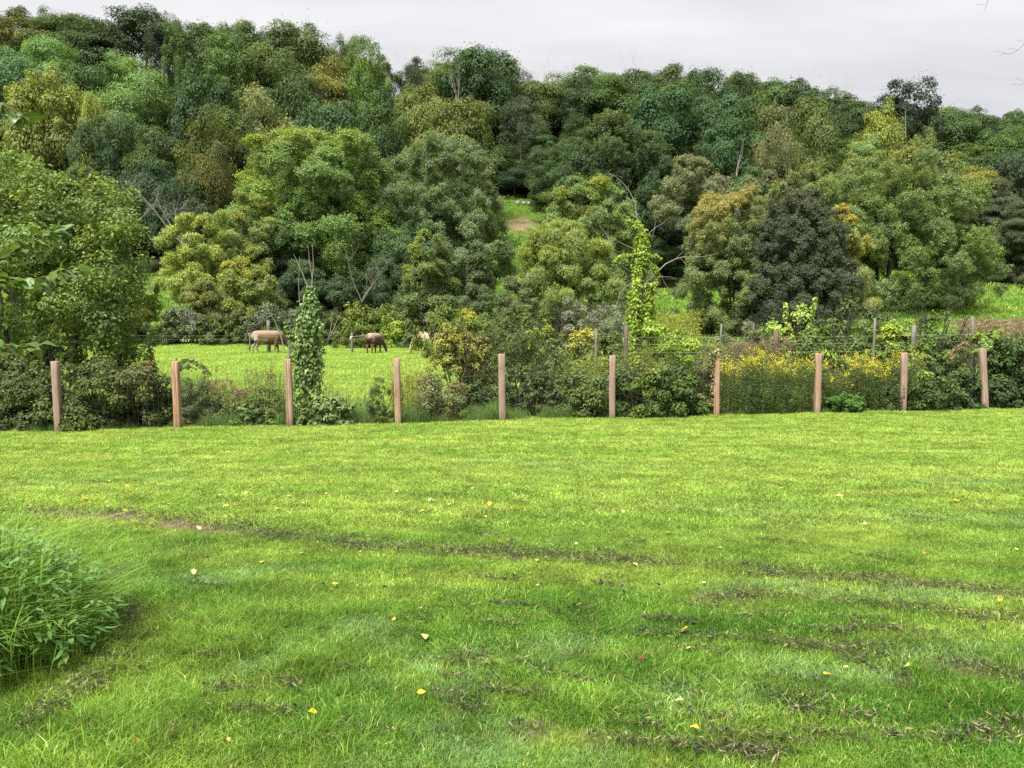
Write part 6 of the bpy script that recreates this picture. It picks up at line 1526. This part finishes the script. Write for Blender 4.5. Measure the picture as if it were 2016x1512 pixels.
# bare twigs at the right edge against the sky
d = 6.0; x = X(2120, d); z0 = g(x, d)
ro = thing('bare_tree', 'leafless near tree, only its grey twig tips showing at the upper right edge', 'tree', (x, d, z0))
tw = plainmat('grey_twig', (0.30, 0.27, 0.26))
acc = Acc(); V, F = tube([(0, 0, -0.1), (0.02, 0, 1.5), (0, 0.03, 3.0), (0.03, 0, 4.6), (0.05, 0, 5.6)], [0.07, 0.06, 0.05, 0.035, 0.015], 7); acc.add(V, F)
link('trunk', acc.mesh('trunk', [m_bark], True), ro)
for pl in ([(2120, 60), (2060, 70), (2016, 84), (2004, 97), (1990, 105), (1981, 106), (1977, 103)], [(2120, 130), (2050, 140), (2016, 160), (2008, 167), (2000, 175)], [(2120, -60), (2000, -50), (1950, -20), (1942, 10), (1936, 26)]):
    acc = Acc(); V, F = tube([P_(*p) for p in pl], np.linspace(0.008, 0.0012, len(pl)), 4); acc.add(V, F)
    for k in range(3, len(pl)):
        a0 = P_(*pl[k - 1]); a1 = P_(pl[k - 1][0] - 8 - 3 * k, pl[k - 1][1] - 6 + 5 * (k % 3)); V, F = tube([a0, (a0 + a1) / 2 + [0, 0, 0.003], a1], 0.0013, 3); acc.add(V, F)
    link('branch', acc.mesh('branch', [tw], True), ro)

# ------------------------------------------------------------------ weed clump in the near left corner
r_ = np.random.default_rng(92)
c0 = ground_at(20, 1330); org = Vector((c0.x, c0.y + 0.45, 0)); org.z = g(org.x, org.y)
ro = thing('weed_clump', 'lush mound of long grass and lance-leaved weeds in the near left corner', 'weeds', org)
def mound_z(px_x, py_y):   # height of the mound's skin over the ground
    q = ((px_x - (-3.10)) / 0.94) ** 2 + ((py_y - 4.0) / 1.05) ** 2
    return 0.62 * np.clip(1 - q, 0, 1) ** 0.6
n_ = 5200
xx = -3.10 + r_.normal(size=n_) * 0.55; yy = 4.0 + r_.normal(size=n_) * 0.55
hh = mound_z(xx, yy); k = hh > 0.03; xx, yy, hh = xx[k], yy[k], hh[k]
P = np.stack([xx, yy, G(xx, yy)], 1) - np.array(org)
V, F, a = blades(0, 0, 1.0, 0.013, r_, 0.75, P * 0, 0.75, 0.25)
sc = np.repeat(np.maximum(hh * 1.15, 0.10), 5)[:, None]; V = V * np.concatenate([sc, sc, sc], 1)
wd = blades  # blades scale with height; keep the stems from thinning out
V = V + np.repeat(P, 5, 0)
# long arching outer blades
n2 = 1300; th = r_.uniform(0, 6.28, n2); rr_ = r_.uniform(0.2, 0.72, n2)
x2 = -3.10 + np.cos(th) * rr_; y2 = 4.0 + np.sin(th) * rr_; h2 = r_.uniform(0.35, 0.62, n2)
B0 = np.stack([x2, y2, G(x2, y2)], 1) - np.array(org); dr = np.stack([np.cos(th + r_.normal(size=n2) * 0.5), np.sin(th + r_.normal(size=n2) * 0.5), np.zeros(n2)], 1); sd = np.stack([-dr[:, 1], dr[:, 0], np.zeros(n2)], 1)
acc = Acc(); acc.add(V, F, rnd=np.clip(a, 0, 0.9))
seg = np.linspace(0, 1, 6); VV = []
for s_ in seg:
    c_ = B0 + dr * (h2 * 0.75 * s_ ** 1.5)[:, None] + np.array([0, 0, 1]) * (h2 * (1.15 * s_ - 0.55 * s_ ** 2.4))[:, None]
    w_ = (0.0050 * (1 - s_ * 0.9))
    VV += [c_ - sd * w_, c_ + sd * w_]
VV = np.stack(VV, 1); i = np.arange(n2)[:, None] * 12
F4 = np.concatenate([i + np.array([[2 * q, 2 * q + 1, 2 * q + 3, 2 * q + 2]]) for q in range(5)], 0)
acc.add(VV.reshape(-1, 3), F4, rnd=np.repeat(r_.random(n2) * 0.9, 12))
m_lush = m_flower((0.098, 0.170, 0.028), 'lush_grass')
link('long_grass', acc.mesh('long_grass', [m_lush]), ro, kind='stuff')
LL = [leaf_mesh('leaf', 0.085, 0.021, m_nl, 10 + q, 0.25, 0.25) for q in range(3)] + [leaf_mesh('leaf', 0.07, 0.026, m_nl, 20, 0.2, 0.2)]
sacc = Acc(); LPs = []
for k in range(330):
    th = r_.uniform(0, 6.28); q = math.sqrt(r_.random()) * 0.92
    sx = -3.10 + math.cos(th) * q * 1.0; sy = 4.0 + math.sin(th) * q * 1.0; hz = float(mound_z(np.array(sx), np.array(sy))) + r_.uniform(0.02, 0.10)
    b0 = np.array([sx * 0.9 - 0.31, sy * 0.9 + 0.4, 0]); b0[2] = g(b0[0], b0[1]); b0 -= np.array(org); tp = np.array([sx, sy, g(sx, sy) + hz]) - np.array(org)
    V, F = tube([b0, (b0 + tp) / 2 + np.array([0, 0, 0.03]), tp], [0.0022, 0.0018, 0.0012], 4); sacc.add(V, F)
    for z in range(7): LPs.append((b0 + (tp - b0) * (0.32 + 0.68 * (z + 1) / 7), z, 6.28 * r_.random()))
link('stems', sacc.mesh('stems', [m_stem]), ro)
LPs.sort(key=lambda v_: v_[0][1] - 0.9 * v_[0][0] * 0)
r_.shuffle(LPs)
rest = Acc()
for k, (p, z, a0) in enumerate(LPs):
    a1 = a0 + z * 2.4; dv = Vector((math.cos(a1), math.sin(a1), r_.uniform(-0.35, 0.45))); e = dv.to_track_quat('X', 'Z').to_euler(); s = r_.uniform(0.7, 1.25)
    col = [(0.105, 0.180, 0.036), (0.086, 0.152, 0.030), (0.160, 0.225, 0.085)][k % 3]
    if k < 290: link('leaf', LL[k % 4], ro, loc=p, rot=(e.x + r_.normal() * 0.4, e.y, e.z), scale=(s, s, s), color=col)
    else:
        M = Matrix.Translation(p) @ e.to_matrix().to_4x4() @ Matrix.Scale(s, 4); me = LL[k % 4]
        V = np.empty(len(me.vertices) * 3); me.vertices.foreach_get('co', V); V = V.reshape(-1, 3); V = V @ np.array(M.to_3x3()).T + np.array(M.translation)
        F = np.array([list(pl.vertices) for pl in me.polygons]); rest.add(V, F, rnd=0.5, hue=0.5)
if rest.n: link('small_leaves', rest.mesh('small_leaves', [m_nl], True), ro, kind='stuff', color=(0.08, 0.155, 0.04))
small_vis = None

# ------------------------------------------------------------------ fallen leaves
def fallmat(c, name):
    m, t, o = newmat(name); b = NB(t); oc = b.n('ShaderNodeTexCoord').outputs['Object']; oi = b.n('ShaderNodeObjectInfo')
    n1 = b.noise(oc, 40, 3); hs = b.n('ShaderNodeHueSaturation', {'Value': b.mapr(oi.outputs['Random'], 0, 1, 0.8, 1.2), 'Hue': b.mapr(oi.outputs['Random'], 0, 1, 0.485, 0.51), 'Color': rgb(c)})
    cc = b.mix(b.mapr(n1, 0.5, 0.75, 0, 0.6), hs.outputs[0], rgb([v * 0.5 for v in c])); t.links.new(leaf_shader(b, cc, 0.2, 0.1), o.inputs[0]); return m
FM = {'yellow': fallmat((0.30, 0.235, 0.022), 'yellow_leaf'), 'pale yellow': fallmat((0.30, 0.265, 0.10), 'pale_yellow_leaf'), 'tan': fallmat((0.25, 0.18, 0.095), 'tan_leaf'), 'orange': fallmat((0.26, 0.13, 0.025), 'orange_leaf'), 'reddish brown': fallmat((0.09, 0.03, 0.018), 'red_leaf'), 'dark brown': fallmat((0.016, 0.012, 0.010), 'dark_leaf')}
FL = {k: [leaf_mesh('fallen_leaf', 0.075, 0.05, m, 40 + q, (0.1, -0.25, 0.3)[q], (0.3, 0.5, -0.1)[q]) for q in range(3)] for k, m in FM.items()}
BIG = [ # px, py, colour, length px, label
    (833, 1265, 'pale yellow', 27, 'largest pale yellow leaf lying flat near the middle of the near lawn'),
    (668, 1162, 'yellow', 20, 'yellow leaf on the lawn left of centre, tip pointing right'),
    (833, 1207, 'tan', 17, 'pale tan leaf just behind the largest yellow one'),
    (779, 1233, 'yellow', 12, 'small upright yellow leaf left of the pale tan one'),
    (624, 1420, 'yellow', 20, 'bright yellow leaf standing on edge in the near grass'),
    (820, 1380, 'yellow', 19, 'yellow leaf in the near grass below the largest pale one'),
    (270, 1473, 'orange', 24, 'orange-tan leaf nearest to the bottom left corner'),
    (447, 1472, 'pale yellow', 18, 'pale curled leaf near the bottom edge at left'),
    (382, 1142, 'pale yellow', 15, 'pale leaf on edge at the near left, above the bare ground'),
    (862, 1307, 'tan', 13, 'small tan leaf right below the largest pale yellow one'),
    (1355, 1248, 'yellow', 26, 'broad yellow leaf right of centre beside the scuffed line'),
    (1620, 1342, 'yellow', 17, 'yellow leaf on the near right lawn'),
    (1668, 1330, 'pale yellow', 14, 'cream leaf upright on the near right lawn'),
    (1778, 1330, 'pale yellow', 24, 'narrow pale leaf lying on the near right lawn'),
    (1330, 1396, 'tan', 20, 'tan leaf standing on edge near the bottom right of centre'),
    (1358, 1448, 'yellow', 22, 'yellow leaf close to the bottom edge right of centre'),
    (1942, 1270, 'yellow', 16, 'yellow leaf at the far right of the near lawn'),
    (1258, 1310, 'reddish brown', 15, 'reddish brown leaf on the lawn right of centre'),
    (1350, 1292, 'pale yellow', 22, 'thin pale leaf right of the reddish brown one'),
    (1460, 1020, 'tan', 10, 'small tan leaf in the right middle of the lawn'),
    (1358, 1047, 'dark brown', 11, 'dark leaf curled up in the middle of the right lawn'),
    (688, 902, 'dark brown', 10, 'dark clump of leaf on the lawn nearest the fence at left'),
    (1560, 952, 'pale yellow', 8, 'tiny pale leaf on the far right lawn'),
    (1965, 1197, 'yellow', 13, 'yellow leaf at the right edge of the lawn'),
]
def drop(px, py, col, lpx, label=None, group=None, flat=0.35):
    p = ground_at(px, py); L = lpx / FPX * p.y; s = max(L / 0.075, 0.5)
    link('fallen_leaf', FL[col][rnd.randrange(3)], loc=(p.x, p.y, p.z + 0.036 + 0.012 * s), rot=(rnd.uniform(-flat, flat), rnd.uniform(-flat, flat), rnd.uniform(0, 6.28)), scale=(s, s, s), label=label, cat='fallen leaf', group=group)
for px, py, c, l, lab in BIG: drop(px, py, c, l, lab, 'single fallen leaves on the lawn', 0.6)
SM = [(212, 1008), (240, 1012), (300, 990), (350, 1000), (140, 975), (170, 992), (85, 985), (20, 1000), (60, 1002), (265, 975), (330, 960), (390, 972), (420, 985), (445, 1005), (470, 1012), (250, 960), (560, 985), (505, 960), (650, 955), (720, 940), (640, 975), (850, 992), (838, 996), (880, 1000),
      (965, 1025), (955, 1002), (830, 1012), (1165, 962), (1195, 985), (1180, 1012), (1192, 1005), (1235, 1015), (1100, 985), (1130, 1080), (890, 1097), (1052, 1112), (760, 1105), (700, 1095), (550, 1092), (590, 1098), (345, 1052), (390, 1055), (520, 1115), (640, 1175), (1040, 1140), (1052, 1160),
      (1380, 1160), (1740, 1065), (1600, 1040), (1705, 1040), (1880, 995), (1640, 985), (1540, 970), (600, 1000), (540, 1010), (490, 975), (110, 995), (35, 960), (215, 955), (780, 975), (920, 970), (1020, 985), (1330, 1060), (1420, 1090), (2000, 1090), (1830, 1100), (1250, 1120)]
for px, py in SM:
    c = rnd.choices(['yellow', 'pale yellow', 'tan', 'orange'], [5, 4, 3, 1])[0]
    drop(px + rnd.uniform(-8, 8), py + rnd.uniform(-3, 3), c, rnd.uniform(9, 15), f'small {c} leaf fallen {"near the bare soil strip at left" if px < 480 else ("in the left middle of the lawn" if px < 800 else ("in the middle of the lawn" if px < 1150 else "on the right side of the lawn"))}', f'small {c} fallen leaves')
for k in range(34):
    px = rnd.uniform(300, 1990); py = rnd.uniform(900, 1250)
    drop(px, py, 'dark brown', rnd.uniform(5, 10), 'tiny dark scrap of leaf on the lawn', 'dark leaf scraps on the lawn')

# dry clippings left along the scuffed lines
r_ = np.random.default_rng(93); LP = []; LA = []
for P2, w, s in _TR:
    for a_, b_ in zip(P2[:-1], P2[1:]):
        L = np.linalg.norm(b_ - a_); n_ = int(L * (w + 0.02) * 2 * 5200 * (0.35 if w > 0.25 else min(s, 0.75))); f = r_.random(n_)
        q = a_ + (b_ - a_) * f[:, None] + r_.normal(size=(n_, 2)) * w * 0.55
        LP.append(q)
Q = np.concatenate(LP)
n3 = 4500; q3 = np.stack([r_.uniform(-9, 10, n3), r_.uniform(3.2, 14, n3)], 1); Q = np.concatenate([Q, q3])
keep = (Q[:, 1] > 2.2) & (Q[:, 1] < fence_y(Q[:, 0]) - 0.1); Q = Q[keep]
cl = 0.5 + 0.5 * np.sin(Q[:, 0] * 7.3 + np.sin(Q[:, 1] * 9) * 2) * np.sin(Q[:, 1] * 13 + Q[:, 0] * 2); Q = Q[r_.random(len(Q)) < 0.25 + 0.75 * cl]
P = np.stack([Q[:, 0], Q[:, 1], G(Q[:, 0], Q[:, 1]) + 0.028 + 0.026 * r_.random(len(Q))], 1)
V, F = leaves(P, r_.normal(size=P.shape) * 0.35 + np.array([0, 0, 1.0]), r_.uniform(0.015, 0.055, len(P)), r_.uniform(0.004, 0.010, len(P)), r_, None, 0.2)
m_clip, t, o = newmat('dry_clippings'); b = NB(t)
ra = b.n('ShaderNodeAttribute', attribute_name='rnd').outputs['Fac']
c = b.ramp(ra, [(0.0, (0.012, 0.011, 0.008)), (0.5, (0.028, 0.029, 0.016)), (0.82, (0.065, 0.066, 0.033)), (1.0, (0.15, 0.125, 0.07))])
t.links.new(leaf_shader(b, c, 0.1, 0.05), o.inputs[0])
link('grass_clippings', mesh_from('grass_clippings', V, F, [m_clip], {'rnd': np.repeat(r_.random(len(P)), 4)}), label='dry brown grass clippings and leaf litter along the mower tracks', cat='clippings', kind='stuff')
